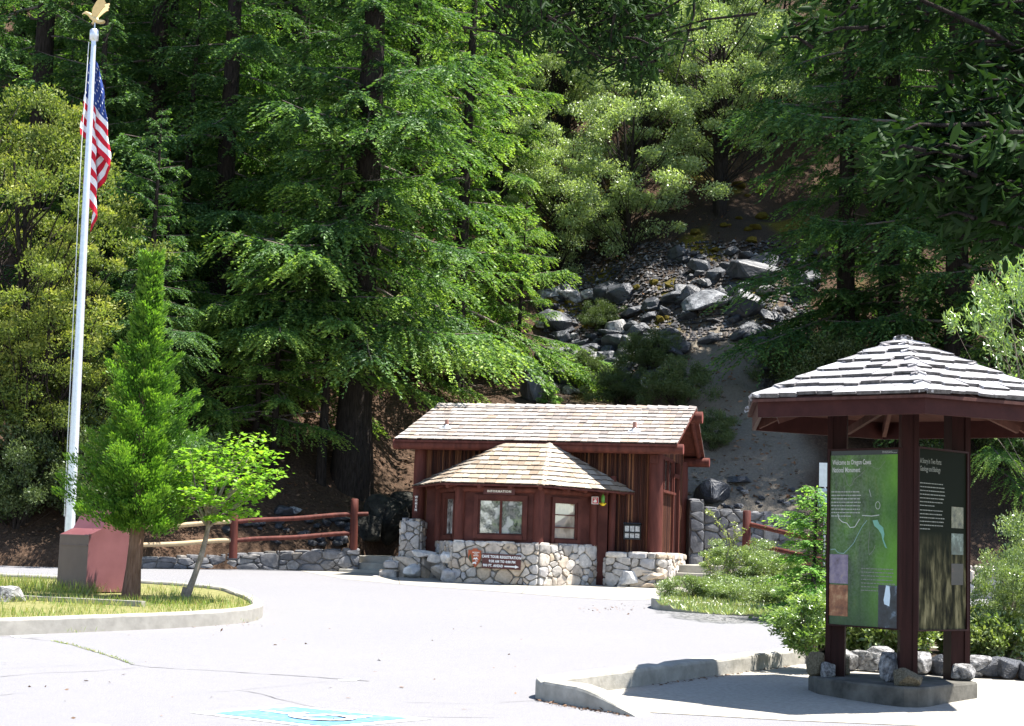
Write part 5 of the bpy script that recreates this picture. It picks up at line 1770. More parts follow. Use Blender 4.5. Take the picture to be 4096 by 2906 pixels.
def broadleaf(name, H, R_, seed, nclump, nleaf, mat, bark, r0, crown0=.3, leaf=.07, lw=.5, crad=.8, squash=.55, stems=1, tipamt=.5, shape='diamond', lean=(0, 0), updir=.35, shell=.55, zsq=1.0, spread=.25):
    rng = np.random.default_rng(seed); rr = random.Random(seed)
    root = bpy.data.objects.new(name, None); C.objects.link(root)
    g = G()
    cs = []
    zc = H * (1 + crown0) / 2; hz = H * (1 - crown0) / 2 * zsq
    lob = rng.uniform(0, 6.28, 4)
    while len(cs) < nclump:
        v = rand_unit(rng, 1)[0]
        r = rng.uniform(shell, 1.0)
        az = math.atan2(v[1], v[0])
        wob = 1 + .22 * math.sin(2 * az + lob[0]) + .16 * math.sin(3 * az + lob[1] + v[2] * 2) + .12 * math.sin(5 * v[2] + lob[2])
        cs.append(np.array([v[0] * R_ * r * wob + lean[0] * (zc + v[2] * hz) / H, v[1] * R_ * r * wob + lean[1] * (zc + v[2] * hz) / H, zc + v[2] * hz * r * (1 + .1 * math.sin(3 * az + lob[3]))]))
    tops = []
    for s in range(stems):
        a = rr.uniform(0, 6.28)
        off = Vector((math.cos(a), math.sin(a), 0)) * (R_ * spread * rr.uniform(.5, 1.4) if stems > 1 else 0)
        P = []
        for t in np.linspace(0, 1, 8):
            z = H * .82 * t
            P.append(Vector((lean[0] * z / H + off.x * t + .05 * H * .2 * math.sin(t * 5 + s + seed), lean[1] * z / H + off.y * t + .05 * H * .2 * math.sin(t * 4 + s * 2 + seed), z - .25 * (t == 0))))
        g.tube(P, [r0 * (1 - .85 * t) * (1.25 if t == 0 else 1) + .004 for t in np.linspace(0, 1, 8)], 9, 0, True, False, None, .08, rr)
        tops.append(P)
    for c in cs:
        P = tops[rr.randrange(stems)]
        cv = Vector(c)
        zt = max(crown0 * H * .6, cv.z - (cv.xy - P[4].xy).length * .7 - .1 * H)
        k = min(6.99, max(0, zt / (H * .82) * 7)); b = P[int(k)].lerp(P[int(k) + 1], k - int(k))
        mid = b.lerp(cv, .5) + Vector((rr.uniform(-.1, .1) * R_, rr.uniform(-.1, .1) * R_, -.04 * H))
        rad = max(.005, r0 * .22)
        g.tube([b, mid, cv], [rad, rad * .6, rad * .22], 5, 0, True, False)
    g.build('trunk', bark, root)
    c = np.array(cs)
    cr = crad * rng.uniform(.6, 1.3, nclump)
    idx = np.repeat(np.arange(nclump), nleaf)
    n = len(idx)
    q = rand_unit(rng, n) * (rng.random(n) ** .5 * .82)[:, None] * rng.uniform(.9, 1.1, n)[:, None]
    q[:, 2] *= squash
    P = c[idx] + q * cr[idx][:, None]
    out = unit(P - np.array([lean[0] * .6, lean[1] * .6, zc - .25 * H]))
    D = unit(out * .7 + rand_unit(rng, n) * .9 + np.array([0, 0, .15]))
    Nn = unit(np.array([0, 0, updir]) + rand_unit(rng, n) * .8)
    S = np.cross(D, Nn)
    up = (q[:, 2] / (squash * .48) + (q * out).sum(1) / .48 * .6)
    ct = np.clip(rng.normal(.5, .35, nclump), 0, 1)[idx]
    tip = np.clip(up * .45, 0, 1) * ct * tipamt * rng.uniform(.55, 1.0, n)  # young leaves, plus sunlit clump tops painted in by colour
    L_ = leaf * rng.uniform(.65, 1.3, n)
    V, F, tp_ = leaves(P, D, S, L_, L_ * lw, tip, shape)
    mesh_np('crown', V, F, tp_, mat, root)
    return root


def place(root, label, cat, loc, rz=0.0, scale=1.0, group=None, first=False):
    o = root if first else copy_tree(root)
    o.location = loc; o.rotation_euler = (0, 0, rz); o.scale = scale if hasattr(scale, '__len__') else (scale,) * 3
    return tag(o, label, cat, group)


# ------------------------------------------------------------------ trees of the slope
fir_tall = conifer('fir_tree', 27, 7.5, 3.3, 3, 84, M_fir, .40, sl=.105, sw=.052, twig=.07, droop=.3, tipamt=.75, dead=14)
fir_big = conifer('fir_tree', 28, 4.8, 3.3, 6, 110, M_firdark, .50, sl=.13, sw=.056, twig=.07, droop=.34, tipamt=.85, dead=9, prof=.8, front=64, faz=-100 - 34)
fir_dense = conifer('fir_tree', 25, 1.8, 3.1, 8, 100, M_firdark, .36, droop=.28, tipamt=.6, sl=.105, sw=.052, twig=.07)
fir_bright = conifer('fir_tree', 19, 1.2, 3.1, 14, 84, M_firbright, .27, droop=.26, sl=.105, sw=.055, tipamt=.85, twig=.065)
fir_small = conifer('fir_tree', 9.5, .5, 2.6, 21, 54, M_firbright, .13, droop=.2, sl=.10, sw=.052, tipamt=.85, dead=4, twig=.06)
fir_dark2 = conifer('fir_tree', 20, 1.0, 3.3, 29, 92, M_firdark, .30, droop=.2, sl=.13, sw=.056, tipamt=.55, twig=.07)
fir_mid = conifer('fir_tree', 11.5, 2.9, 3.0, 17, 62, M_firbright, .13, droop=.24, sl=.11, sw=.055, tipamt=.85, dead=8, twig=.06)
oak_a = broadleaf('oak_tree', 11, 3.6, 5, 120, 380, M_oak, M_bark, .17, .16, .10, .6, .78, .55, stems=3, tipamt=.7)
oak_b = broadleaf('oak_tree', 7.5, 3.4, 9, 110, 380, M_oak, M_bark, .13, .02, .10, .6, .74, .55, stems=3, tipamt=.7)
chinq = broadleaf('chinquapin_tree', 11.0, 2.7, 12, 120, 330, M_chinq, M_bark, .16, .06, .10, .45, .6, .6, stems=2, tipamt=.9, shell=.6)

used = set()
PR = {'T': fir_tall, 'A': fir_big, 'M': fir_mid, 'D': fir_dense, 'B': fir_bright, 'S': fir_small, 'K': fir_dark2, 'O': oak_a, 'Q': oak_b, 'C': chinq}


def tree(code, px, py, label, rz=0.0, scale=1.0, group='trees on the slope', loc=None, sink=.15):
    p = loc or on_hill(px, py)
    cat = 'tree'
    place(PR[code], label, cat, (p.x, p.y, p.z - sink), rz, scale, group, first=code not in used)
    used.add(code)
    return p


# near the foot of the slope
tree('A', 1405, 1925, 'big fir with a thick bare dark trunk just left of the building', .6, 1.0)
tree('B', 1830, 1560, 'bright green fir directly behind the left half of the building roof', 2.2, .95)
tree('M', 1300, 1935, 'light green fir with spreading boughs in front of the big dark trunk', .9, 1.0)
tree('M', 1080, 1880, 'light green fir with spreading boughs right above the maple sapling', 3.0, .72)
tree('S', 2080, 1480, 'small bright fir at the left edge of the rock scree', 4.0, .62)
tree('S', 1010, 1830, 'small fir behind the cedar, in front of darker trunks', 2.0, .7)
tree('D', 845, 1500, 'tall slim dark fir whose trunk stands behind the cedar top', 1.1, .95)
tree('T', 1095, 790, 'tall fir with a straight dark trunk upper left of centre', 3.9, .95)
tree('D', 560, 1300, 'dark fir in deep shade just right of the flag', .2, 1.0)
tree('K', 330, 1560, 'dark bushy fir behind the lower flagpole', 2.7, .7)
tree('D', 110, 1400, 'dark fir behind the yellow tipped broadleaf tree at the left edge', 5.0, 1.05)
tree('C', 100, 2080, 'broadleaf tree with yellow new leaves at the left picture edge', .4, .98)
tree('C', -180, 2020, 'second yellow tipped broadleaf tree, cut by the left picture edge', 2.4, 1.0)
tree('C', 250, 2050, 'shorter yellow tipped broadleaf tree partly behind the flagpole', 4.1, .62)
tree('K', 560, 1960, 'dark low fir behind the cedar and the pale fence rails', 1.9, .5)
# centre and oaks
tree('S', 930, 1330, 'small fir in a gap below the slim dark fir trunk', 3.3, .8)
tree('K', 1170, 1420, 'bushy dark fir left of the big trunk, half way up', 1.9, .62)
tree('S', 640, 1720, 'small fir between the cedar and the slim dark trunk', 5.3, .75)
tree('K', 720, 1460, 'bushy dark fir right above the cedar tip', .8, .6)
tree('B', 2010, 1180, 'bright fir leaning over the left end of the scree', 2.9, .62)
tree('S', 560, 1040, 'small fir high behind the flag', .5, .9)
tree('K', 400, 1180, 'bushy dark fir just right of the flag end', 4.9, .6)
tree('S', 1700, 1180, 'small fir above the left half of the building roof', 1.1, .85)
tree('S', 1560, 1480, 'small fir right of the big trunk above the roof', 3.6, .6)
tree('Q', 2520, 1010, 'low silvery oak with drooping crown above the rock scree', 1.0, .95)
tree('Q', 2230, 1080, 'silvery oak right of the bright fir', 3.0, .8)
tree('O', 2880, 860, 'tall oak with two thin dark trunks right of centre', .5, .95)
tree('O', 2560, 700, 'oak high on the slope above the low silvery oak', 2.6, .95)
tree('O', 2250, 620, 'oak high on the slope behind the bright fir', 4.4, .9)
tree('Q', 2740, 520, 'oak at the top centre right under the hanging leafy twigs', 5.2, 1.1)
tree('O', 3080, 600, 'oak between the two thin trunks and the dark right hand firs', 1.6, .8)
# right group in shade
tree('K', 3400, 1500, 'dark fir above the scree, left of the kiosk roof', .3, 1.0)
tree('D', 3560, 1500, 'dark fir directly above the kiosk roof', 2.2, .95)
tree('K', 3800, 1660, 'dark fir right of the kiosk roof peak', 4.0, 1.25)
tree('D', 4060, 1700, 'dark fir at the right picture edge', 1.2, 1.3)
tree('T', 3700, 760, 'tall fir with a bare trunk high on the right', .2, .9)
tree('T', 3990, 760, 'second bare trunk fir high on the right, nearest the edge', 2.1, .9)
tree('S', 3950, 1900, 'light green small fir beyond the kiosk at the right', 2.6, .55)
tree('K', 4230, 1700, 'dark fir just beyond the right picture edge', 3.3, .9)
# higher up the slope
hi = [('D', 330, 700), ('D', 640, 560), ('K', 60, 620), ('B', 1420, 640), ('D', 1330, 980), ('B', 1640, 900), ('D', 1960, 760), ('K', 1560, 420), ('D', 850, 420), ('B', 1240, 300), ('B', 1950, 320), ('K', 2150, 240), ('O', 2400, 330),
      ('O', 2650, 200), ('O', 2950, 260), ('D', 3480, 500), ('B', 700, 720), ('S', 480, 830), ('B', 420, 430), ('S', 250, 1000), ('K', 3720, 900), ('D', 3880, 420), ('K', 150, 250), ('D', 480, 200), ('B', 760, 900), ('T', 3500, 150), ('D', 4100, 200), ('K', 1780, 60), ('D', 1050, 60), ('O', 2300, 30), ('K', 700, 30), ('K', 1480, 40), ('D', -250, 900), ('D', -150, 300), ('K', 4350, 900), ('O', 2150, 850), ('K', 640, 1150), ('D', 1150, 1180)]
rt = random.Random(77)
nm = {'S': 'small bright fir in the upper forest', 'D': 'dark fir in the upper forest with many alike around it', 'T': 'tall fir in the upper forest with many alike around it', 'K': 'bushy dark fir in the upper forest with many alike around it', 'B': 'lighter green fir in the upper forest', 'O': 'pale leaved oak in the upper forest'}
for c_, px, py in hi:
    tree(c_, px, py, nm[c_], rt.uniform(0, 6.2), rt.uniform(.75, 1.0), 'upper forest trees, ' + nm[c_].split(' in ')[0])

# ------------------------------------------------------------------ boulders and scree
def hillrock(px, py, w, h, seed, mat, label, group=None, flat=1.0, rz=None, sink=.3, tilt=(0, 0), dep=.8, nm_='boulder'):
    """w, h in photo pixels"""
    p = on_hill(px, py + h * .35)
    k = p.y / FPX
    sx, sz = w * k * .68, h * k * .75
    return rock(nm_, (p.x, p.y + sx * .2, p.z + sz * (.75 - sink)), (sx, max(sx, sz) * dep, sz), seed, mat, label, group, rz if rz is not None else seed * .8, flat, tilt)


hillrock(2815, 1225, 190, 150, 4, M_slab, 'largest pale slab of the scree, tilted to the left', None, .6, .35, .25, (R(25), R(-24)))
hillrock(2980, 1225, 150, 120, 7, M_rock, 'large dark blue boulder right of the pale slab', None, 1, .8, .25)
hillrock(2990, 1160, 110, 36, 2, M_slab, 'flat pale topped rock above the dark blue boulder', None, .7, .2, .2)
hillrock(3015, 1085, 200, 110, 5, M_rock, 'wide dark boulder at the top right of the scree', None, .8, .3)
hillrock(2690, 1375, 150, 70, 1, M_rock, 'broken grey rock at the foot of the pale slab', None, .8, .5)
hillrock(3060, 1380, 110, 70, 3, M_rock, 'dark blue rock at the upper end of the sandy chute', None, .9, 1.0)
hillrock(3110, 1470, 150, 110, 6, M_rock, 'dark blue rock group lowest on the right of the sandy chute', None, .9, .2)
hillrock(3190, 1390, 150, 130, 8, M_rock, 'dark boulder above the kiosk roof corner', None, .9, .6)
hillrock(2260, 1480, 120, 90, 2, M_rock, 'grey boulder behind the right of the bright fir', None, .9, 1.3)
hillrock(2150, 1560, 130, 120, 5, M_rock, 'dark round boulder just above the building ridge', None, 1, .4)
hillrock(2850, 1985, 150, 110, 6, M_rock, 'large nearly black boulder above the retaining wall', None, 1, .9)
hillrock(2950, 1920, 100, 40, 3, M_rock, 'flat bluish rock on the sandy slope right of the building', None, .7, .2)
hillrock(1530, 2090, 170, 190, 8, M_outcrop, 'big dark outcrop between the fence end and the building', None, 1.1, .4, .45)
hillrock(1600, 2060, 110, 170, 4, M_outcrop, 'dark mossy outcrop touching the left corner of the building', None, 1.1, 1.4, .4)
hillrock(1470, 2150, 120, 110, 2, M_outcrop, 'low dark outcrop right behind the fence end post', None, 1, 2.0, .4)
hillrock(1130, 2052, 80, 45, 2, M_rock, 'blue grey rock above the upper dark fence rail', None, .9, .4)
hillrock(1180, 2045, 50, 35, 5, M_rockpale, 'paler rock beside the blue grey one above the fence rail', None, .9, .4)
hillrock(1350, 2090, 90, 38, 7, M_rock, 'flat grey rock between the fence rails near the right post', None, .7, .3)
hillrock(4050, 2125, 110, 60, 3, M_rock, 'bluish rock on the dark bank right of the kiosk', None, .8, .3)
hillrock(1385, 1620, 60, 26, 3, M_rockpale, 'small pale rock on the leafy bank left of the big trunk', None, .7, .3)
rs = random.Random(31)
n_ = 0
while n_ < 298:
    px, py = rs.uniform(2190, 3230), rs.uniform(1000, 1560)
    if rs.random() < .35: px, py = rs.uniform(2190, 2620), rs.uniform(1180, 1580)
    if px > 2740 and py > 1390 and px < 3030: continue
    if px < 2600 and py < 1120: continue
    if px > 2650 and py > 1420 and px < 2760: continue
    w = rs.choice((28, 34, 42, 52, 64, 82, 110)) * rs.uniform(.8, 1.2)
    mossy = (px < 2680 and 1120 < py < 1330) or py < 1040
    mt = M_moss if mossy and rs.random() < .4 else (M_rockpale if rs.random() < .14 else M_rock)
    if mt is M_moss: w = min(w, 42)
    lab = {M_moss: 'yellow mossy rock in the scree among others alike', M_rockpale: 'pale grey rock in the scree among others alike', M_rock: 'dark grey rock in the scree among others alike'}[mt]
    hillrock(px, py, w, w * rs.uniform(.4, .8), rs.randrange(1, 40), mt, lab, lab.split(' in ')[0] + 's of the scree', rs.choice((.6, .8, 1)), rs.uniform(0, 6), .25, (rs.uniform(-.55, .35), rs.uniform(-.5, .5)), nm_='scree_rock')
    n_ += 1
for i in range(34):
    px, py = rs.uniform(780, 1480), rs.uniform(2080, 2190)
    w = rs.uniform(20, 60)
    hillrock(px, py, w, w * .6, rs.randrange(1, 40), M_rock, 'dark rock in the shaded bank behind the left fence', 'rocks behind the left fence', 1, rs.uniform(0, 6), .25, nm_='bank_rock')
for i in range(26):
    px, py = rs.uniform(2850, 3260), rs.uniform(1960, 2040)
    w = rs.uniform(12, 34)
    hillrock(px, py, w, w * .6, rs.randrange(1, 40), M_rock if rs.random() < .7 else M_rockpale, 'small rock strewn above the retaining wall', 'small rocks above the retaining wall', 1, rs.uniform(0, 6), .25, nm_='small_rock')
for i in range(22):
    px, py = rs.uniform(2780, 3050), rs.uniform(480, 980)
    w = rs.uniform(25, 60)
    hillrock(px, py, w, w * .55, rs.randrange(1, 40), M_moss, 'mossy rock on the bank behind the thin oak trunks', 'mossy rocks behind the oak trunks', 1, rs.uniform(0, 6), .25, nm_='mossy_rock')
# fine rubble and fallen leaves that nobody could count
g = G()
for i in range(9500):
    px, py = rs.uniform(2180, 3240), rs.uniform(980, 1580)
    if 2720 < px < 3040 and py > 1370: continue
    p = on_hill(px, py)
    s_ = rs.uniform(.035, .15)
    a = rs.uniform(0, 6.28)
    vs = [(p.x + s_ * rs.uniform(.5, 1) * math.cos(a + q * 1.57), p.y + s_ * rs.uniform(.5, 1) * math.sin(a + q * 1.57), p.z - .02 + rs.uniform(0, .05)) for q in range(4)] + [(p.x, p.y, p.z + s_ * rs.uniform(.5, 1.0))]
    g.add(vs, [(0, 1, 4), (1, 2, 4), (2, 3, 4), (3, 0, 4)])
tag(g.build('scree_rubble', M_rubble), kind='stuff')
rng = np.random.default_rng(6)
P = []
for i in range(9000):
    x = rs.uniform(-12, 8); y = lerp_tab(x, HTAB)[0] + rs.uniform(.1, 1) ** 1.6 * 24
    P.append((x, y, hill(x, y) + .015))
P = np.array(P); n = len(P)
V, F, tp_ = leaves(P, rand_unit(rng, n) * np.array([1, 1, .3]), rand_unit(rng, n) * np.array([1, 1, .35]), .13 * rng.uniform(.6, 1.4, n), .07, np.zeros(n))
tag(mesh_np('leaf_litter', V, F, tp_, M_deadleaf), kind='stuff')

# ------------------------------------------------------------------ cedar, maple, shrubs
def cedar(name, H, Rm, seed, z0):
    rng = np.random.default_rng(seed); rr = random.Random(seed)
    root = bpy.data.objects.new(name, None); C.objects.link(root)
    g = G()
    tp = [Vector((.03 * math.sin(t * 6), 0, H * .97 * t - .1 * (t == 0))) for t in np.linspace(0, 1, 12)]
    g.tube(tp, [(.155 if i == 0 else .125) * (1 - t) + .008 for i, t in enumerate(np.linspace(0, 1, 12))], 12, 0, True, False, None, .12, rr)
    g.build('trunk', M_cedarbark, root)
    PP, DD, SS, LL, WW, TT = [], [], [], [], [], []
    nplume = 290
    for i in range(nplume):
        f = (i + rr.random()) / nplume
        f = f ** 1.12
        h = z0 + (H - z0) * f
        env = Rm * (1 - f) ** 1.02 * (1 if f > .12 else .75 + 2 * f) * (1 + .28 * math.sin(i * 2.4 * 3 + h * 2.2))
        a = i * 2.39996 + rr.uniform(-.4, .4)
        L = max(.18, env * rr.choice((.5, .75, 1.0, 1.0, 1.38)) * rr.uniform(.92, 1.08))
        hd = np.array([math.cos(a), math.sin(a), 0])
        up = .25 + .75 * f + rr.uniform(-.1, .15)
        r_in = L * rr.uniform(.15, .45)
        m = int(110 + 330 * L)
        t = rng.uniform(0, 1, m) ** .75
        core = np.array([0, 0, h]) + hd * (r_in + (L - r_in) * t)[:, None] + np.array([0, 0, 1.]) * ((L - r_in) * (up * t ** 1.5 - .12 * (1 - f)))[:, None]
        wd = (.06 + .34 * (L - r_in) * np.sin(np.pi * np.clip(t, 0.05, .95)) ** .7) * (1 - .35 * t)
        lat = np.array([-hd[1], hd[0], 0])
        o1, o2 = rng.normal(0, .45, m), rng.normal(0, .38, m)
        P_ = core + lat * (o1 * wd)[:, None] + np.array([0, 0, 1.]) * (o2 * wd)[:, None]
        D_ = hd * .75 + np.array([0, 0, .75 + .3 * f]) + lat * (o1 * .8)[:, None] + rng.normal(0, .25, (m, 3))
        PP.append(P_); DD.append(D_); SS.append(lat * .6 + rng.normal(0, .6, (m, 3)))
        LL.append(.07 * rng.uniform(.6, 1.3, m)); WW.append(.022 * rng.uniform(.7, 1.4, m)); TT.append(np.clip((t - .55) * 2, 0, 1) * (rng.random(m) < .65) * rng.uniform(.4, 1, m))
    V, F, tp_ = leaves(*map(np.concatenate, (PP, DD, SS, LL, WW)), np.concatenate(TT))
    mesh_np('crown', V, F, tp_, M_cedar, root)
    return root


v = gnd(525, 2396, .15)
ced = cedar('cedar_tree', 6.1, .9, 4, 1.25)
place(ced, 'bright green conical cedar with a reddish trunk in front of the fence', 'tree', (v.x, v.y, v.z), 0, (1, 1, at(555, 1035, v.y).z / 6.1 - v.z / 6.1), first=True)


def maple():
    rng = np.random.default_rng(5); rr = random.Random(5)
    root = bpy.data.objects.new('maple_sapling', None); C.objects.link(root)
    b = gnd(738, 2402, .15)

    def q(px, py, dy=0.0):
        w = at(px, py, b.y + dy); return Vector((w.x - b.x, w.y - b.y, w.z - b.z))
    g = G()
    st = [q(736, 2412), q(752, 2372), q(776, 2310), q(800, 2240, .05), q(822, 2160, .1), q(838, 2085, .1)]
    g.tube(st, [.075, .06, .05, .046, .042, .036], 9, 0, True, False, None, .1, rr)
    g.tube([q(735, 2412), q(738, 2375), q(743, 2350)], [.06, .055, .05], 8, 0, True, True)
    limbs = []
    ends = [(700, 1880, .3), (760, 1800, -.2), (870, 1775, .3), (960, 1740, .5), (1040, 1740, .1), (1085, 1800, -.2), (1100, 1880, .2), (1020, 1900, -.6), (900, 1880, -.7), (780, 1960, -.6), (730, 2000, .2), (980, 1960, .7), (1060, 1960, -.1), (850, 1990, -.8), (920, 2010, .4), (700, 1945, .6), (820, 1850, .8), (1000, 1820, .9), (1000, 2040, -.2), (870, 2070, -.3)]
    j1, j2 = q(838, 2085, .1), q(833, 2110, .1)
    for k, (x, y, dy) in enumerate(ends):
        e = q(x, y, dy)
        j = j1 if k % 2 else j2
        mid = j.lerp(e, .5) + Vector((rr.uniform(-.1, .1), rr.uniform(-.1, .1), rr.uniform(-.02, .12)))
        g.tube([j, j.lerp(mid, .5) + Vector((0, 0, .04)), mid, e], [.026, .018, .013, .004], 6, 0, True, False)
        limbs.append((j, mid, e))
    for k in range(40):
        j, mid, e = limbs[rr.randrange(len(limbs))]
        a = mid.lerp(e, rr.uniform(0, .8)); d = Vector((rr.uniform(-1, 1), rr.uniform(-1, 1), rr.uniform(-.3, .3))) * .3
        g.tube([a, a + d * .5, a + d], [.006, .004, .002], 4, 0, True, False)
    g.build('trunk', M_maplebark, root)
    PP = []
    for (j, mid, e) in limbs:
        m = 160
        t = rng.uniform(.3, 1.02, m)
        c = np.array(mid)[None] + (np.array(e) - np.array(mid))[None] * t[:, None]
        PP.append(c + rng.normal(0, 1, (m, 3)) * np.array([.115, .19, .028]))
    P = np.concatenate(PP); n = len(P)
    D = unit(rng.normal(0, 1, (n, 3)) * np.array([1, 1, .25]) + np.array([0, -.2, -.22]))
    S = np.cross(D, unit(np.array([0, 0, 1.]) + rng.normal(0, .28, (n, 3))))
    L_ = .074 * rng.uniform(.55, 1.25, n)
    V, F, tp_ = leaves(P, D, S, L_, L_, (rng.random(n) < .3) * rng.uniform(.3, 1, n), 'maple')
    mesh_np('crown', V, F, tp_, M_maple, root)
    return place(root, 'leaning maple sapling with flat layers of yellow green leaves', 'tree', b, first=True)


maple()
shr = broadleaf('shrub', 1.5, 1.0, 31, 75, 330, M_manz, M_maplebark, .03, .05, .042, .6, .28, .75, stems=5, tipamt=.4, spread=.5, shell=.45)
low = broadleaf('shrub', .7, .9, 33, 60, 330, M_manz, M_maplebark, .02, .05, .04, .5, .26, .7, stems=5, tipamt=.35, spread=.6, shell=.4)
v = gnd(2950, 2365, .14); place(shr, 'largest round shrub before the steps right of the building', 'shrub', v, .3, (.98, .9, .72), first=True)
v = gnd(3080, 2375, .14); place(shr, 'silvery round shrub left of the sapling fir', 'shrub', v, 2.0, (.85, .85, .58))
v = gnd(2775, 2398, .14); place(low, 'low shrub at the left tip of the kerbed island', 'shrub', v, .5, (.75, .75, .62), first=True)
v = gnd(2985, 2415, .14); place(low, 'low grey green shrub nearest the kerb of the island', 'shrub', v, 2.5, (1.25, .8, .7))
v = gnd(3150, 2425, .14); place(low, 'low spreading shrub left of the leaning broad leaved shrub', 'shrub', v, 4.0, (1.1, .8, .6))
# thin yellow shoots above the big shrub
g = G(); rng = np.random.default_rng(9)
b0 = at(2905, 2240, 34.6)
PP = []
sh = [[(2890, 2290), (2920, 2180), (2900, 2130), (2850, 2060), (2826, 2045)], [(2920, 2200), (2950, 2150), (2985, 2112)], [(2925, 2190), (2945, 2140), (2936, 2090)], [(2925, 2270), (2950, 2215), (2948, 2195)], [(2850, 2290), (2830, 2245), (2822, 2220)]]
for pts in sh:
    W_ = [at(x, y, 34.6) - b0 for x, y in pts]
    g.tube(W_, [.012, .009, .006, .004, .003][:len(W_)], 5, 0, True, False)
    for a, b in zip(W_[:-1], W_[1:]):
        for q_ in range(46):
            PP.append(np.array(a.lerp(b, rng.random())) + rng.normal(0, .03, 3))
rt_ = bpy.data.objects.new('shrub', None); C.objects.link(rt_)
g.build('stems', M_maplebark, rt_)
P = np.array(PP); n = len(P); D = rand_unit(rng, n) + np.array([0, 0, .4]); S = rand_unit(rng, n)
V, F, tp_ = leaves(P, D, S, .06 * rng.uniform(.6, 1.2, n), .03, rng.uniform(.2, 1, n))
mesh_np('leaves', V, F, tp_, M_manz, rt_)
place(rt_, 'sparse shrub with tall yellow shoots in front of the red fence post', 'shrub', b0, first=True)

rho = broadleaf('shrub', 2.0, .62, 41, 60, 105, M_rhodo, M_maplebark, .022, .08, .105, .42, .26, .8, stems=5, tipamt=.55, shape='fold', spread=.5, shell=.35, updir=.6)
v = gnd(3235, 2655, .1); place(rho, 'leafy broad leaved shrub leaning out left of the kiosk', 'shrub', v, .4, (.58, .58, .42), first=True)
v = gnd(3140, 2600, .1); place(rho, 'low arm of broad leaves spreading over the kerb left of the kiosk', 'shrub', (v.x + .35, v.y, v.z), 2.2, (.8, .7, .42))
sap = conifer('fir_sapling', 3.1, .25, .95, 51, 62, M_sapling, .035, twig=.045, sl=.085, sw=.036, droop=.05, dead=0, tipamt=.85, ragged=.25)
p = gnd(3262, 2455, .14); place(sap, 'bright young fir sapling beside the kiosk', 'tree', p, .9, (.92, .92, (at(3280, 1965, p.y).z - p.z) / 3.1), first=True)
bedp = broadleaf('bed_plant', .55, .5, 61, 40, 150, M_cover, M_maplebark, .01, .05, .07, .5, .2, .8, stems=4, tipamt=.4, shape='fold', spread=.6, shell=.3)
for i, (px, py, sc, lab) in enumerate(((3430, 2600, 1.1, 'yellow green bed plants below the left part of the map panel'), (3530, 2610, 1.15, 'yellow green bed plants below the right part of the map panel'), (3600, 2590, 1.0, 'bed plants just left of the middle kiosk post'),
                                       (3920, 2600, 1.0, 'fresh green bed plants right of the right kiosk post'), (3990, 2620, 1.0, 'fresh green bed plants before the right hand bush'), (3770, 2545, .6, 'small bed plant beside the mossy boulder'), (4070, 2600, .9, 'bed plants at the right picture edge'), (3380, 2570, .9, 'bed plant hidden behind the left kiosk post'))):
    v = gnd(px, py + 20, .1)
    place(bedp, lab, 'plant', v, i * 1.3, sc, 'plants in the kiosk bed', first=i == 0)
v = gnd(4035, 2640, .1); place(shr, 'dense bush with reddish young tips at the right picture edge', 'shrub', v, 1.2, (.55, .55, .9))
v = gnd(4190, 2600, .1); place(shr, 'bush cut by the right picture edge behind the reddish tipped one', 'shrub', v, 3.2, (.8, .8, 1.2))
# hillside bushes
bush = broadleaf('shrub', 2.4, 1.7, 71, 80, 330, M_bush, M_bark, .04, .05, .075, .5, .42, .75, stems=5, tipamt=.3, spread=.5, shell=.4)
for i, (px, py, sc, lab) in enumerate(((2600, 1500, .62, 'green bush in the middle of the rock scree'), (2400, 1330, .5, 'small sparse bush between scree rocks left'), (2700, 1640, .68, 'dark bush left of the sandy chute above the roof'), (2480, 1640, .62, 'dark twiggy bush above the middle of the building roof'), (2350, 1560, .55, 'bush just above the building ridge'),
                                       (3180, 1560, .7, 'dark bush at the right side of the sandy chute'), (3350, 1640, 1.0, 'dark bush behind the left corner of the kiosk roof'), (2850, 1800, .5, 'low bush right beside the building gable'), (3960, 1890, 1.0, 'dark bush right of the kiosk below the firs'), (700, 2040, .9, 'dark bush behind the cedar and fence'),
                                       (330, 2060, 1.1, 'dark bush behind the flagpole foot'), (60, 2120, 1.0, 'dark bush in the shade at the left edge'), (3560, 1820, 1.0, 'dark bush seen between the kiosk posts'))):
    p = on_hill(px, py)
    place(bush, lab, 'shrub', (p.x, p.y, p.z - .1), i * 1.1, sc, first=i == 0)
p = on_hill(2195, 1640); place(sap, 'tiny pale fir seedling above the building ridge', 'tree', (p.x, p.y, p.z), 2, .32)
# pale willow at the right edge
wil = broadleaf('willow_tree', 5.2, 1.25, 81, 80, 110, M_willow, M_maplebark, .035, .47, .095, .3, .34, .9, stems=4, tipamt=.5, shape='fold', spread=.55, shell=.4)
v = gnd(4110, 2560, .1); place(wil, 'pale willow like tree rising behind the right end of the kiosk roof', 'tree', (v.x + .55, v.y + .4, v.z), .8, (1, 1, 1.18), first=True)

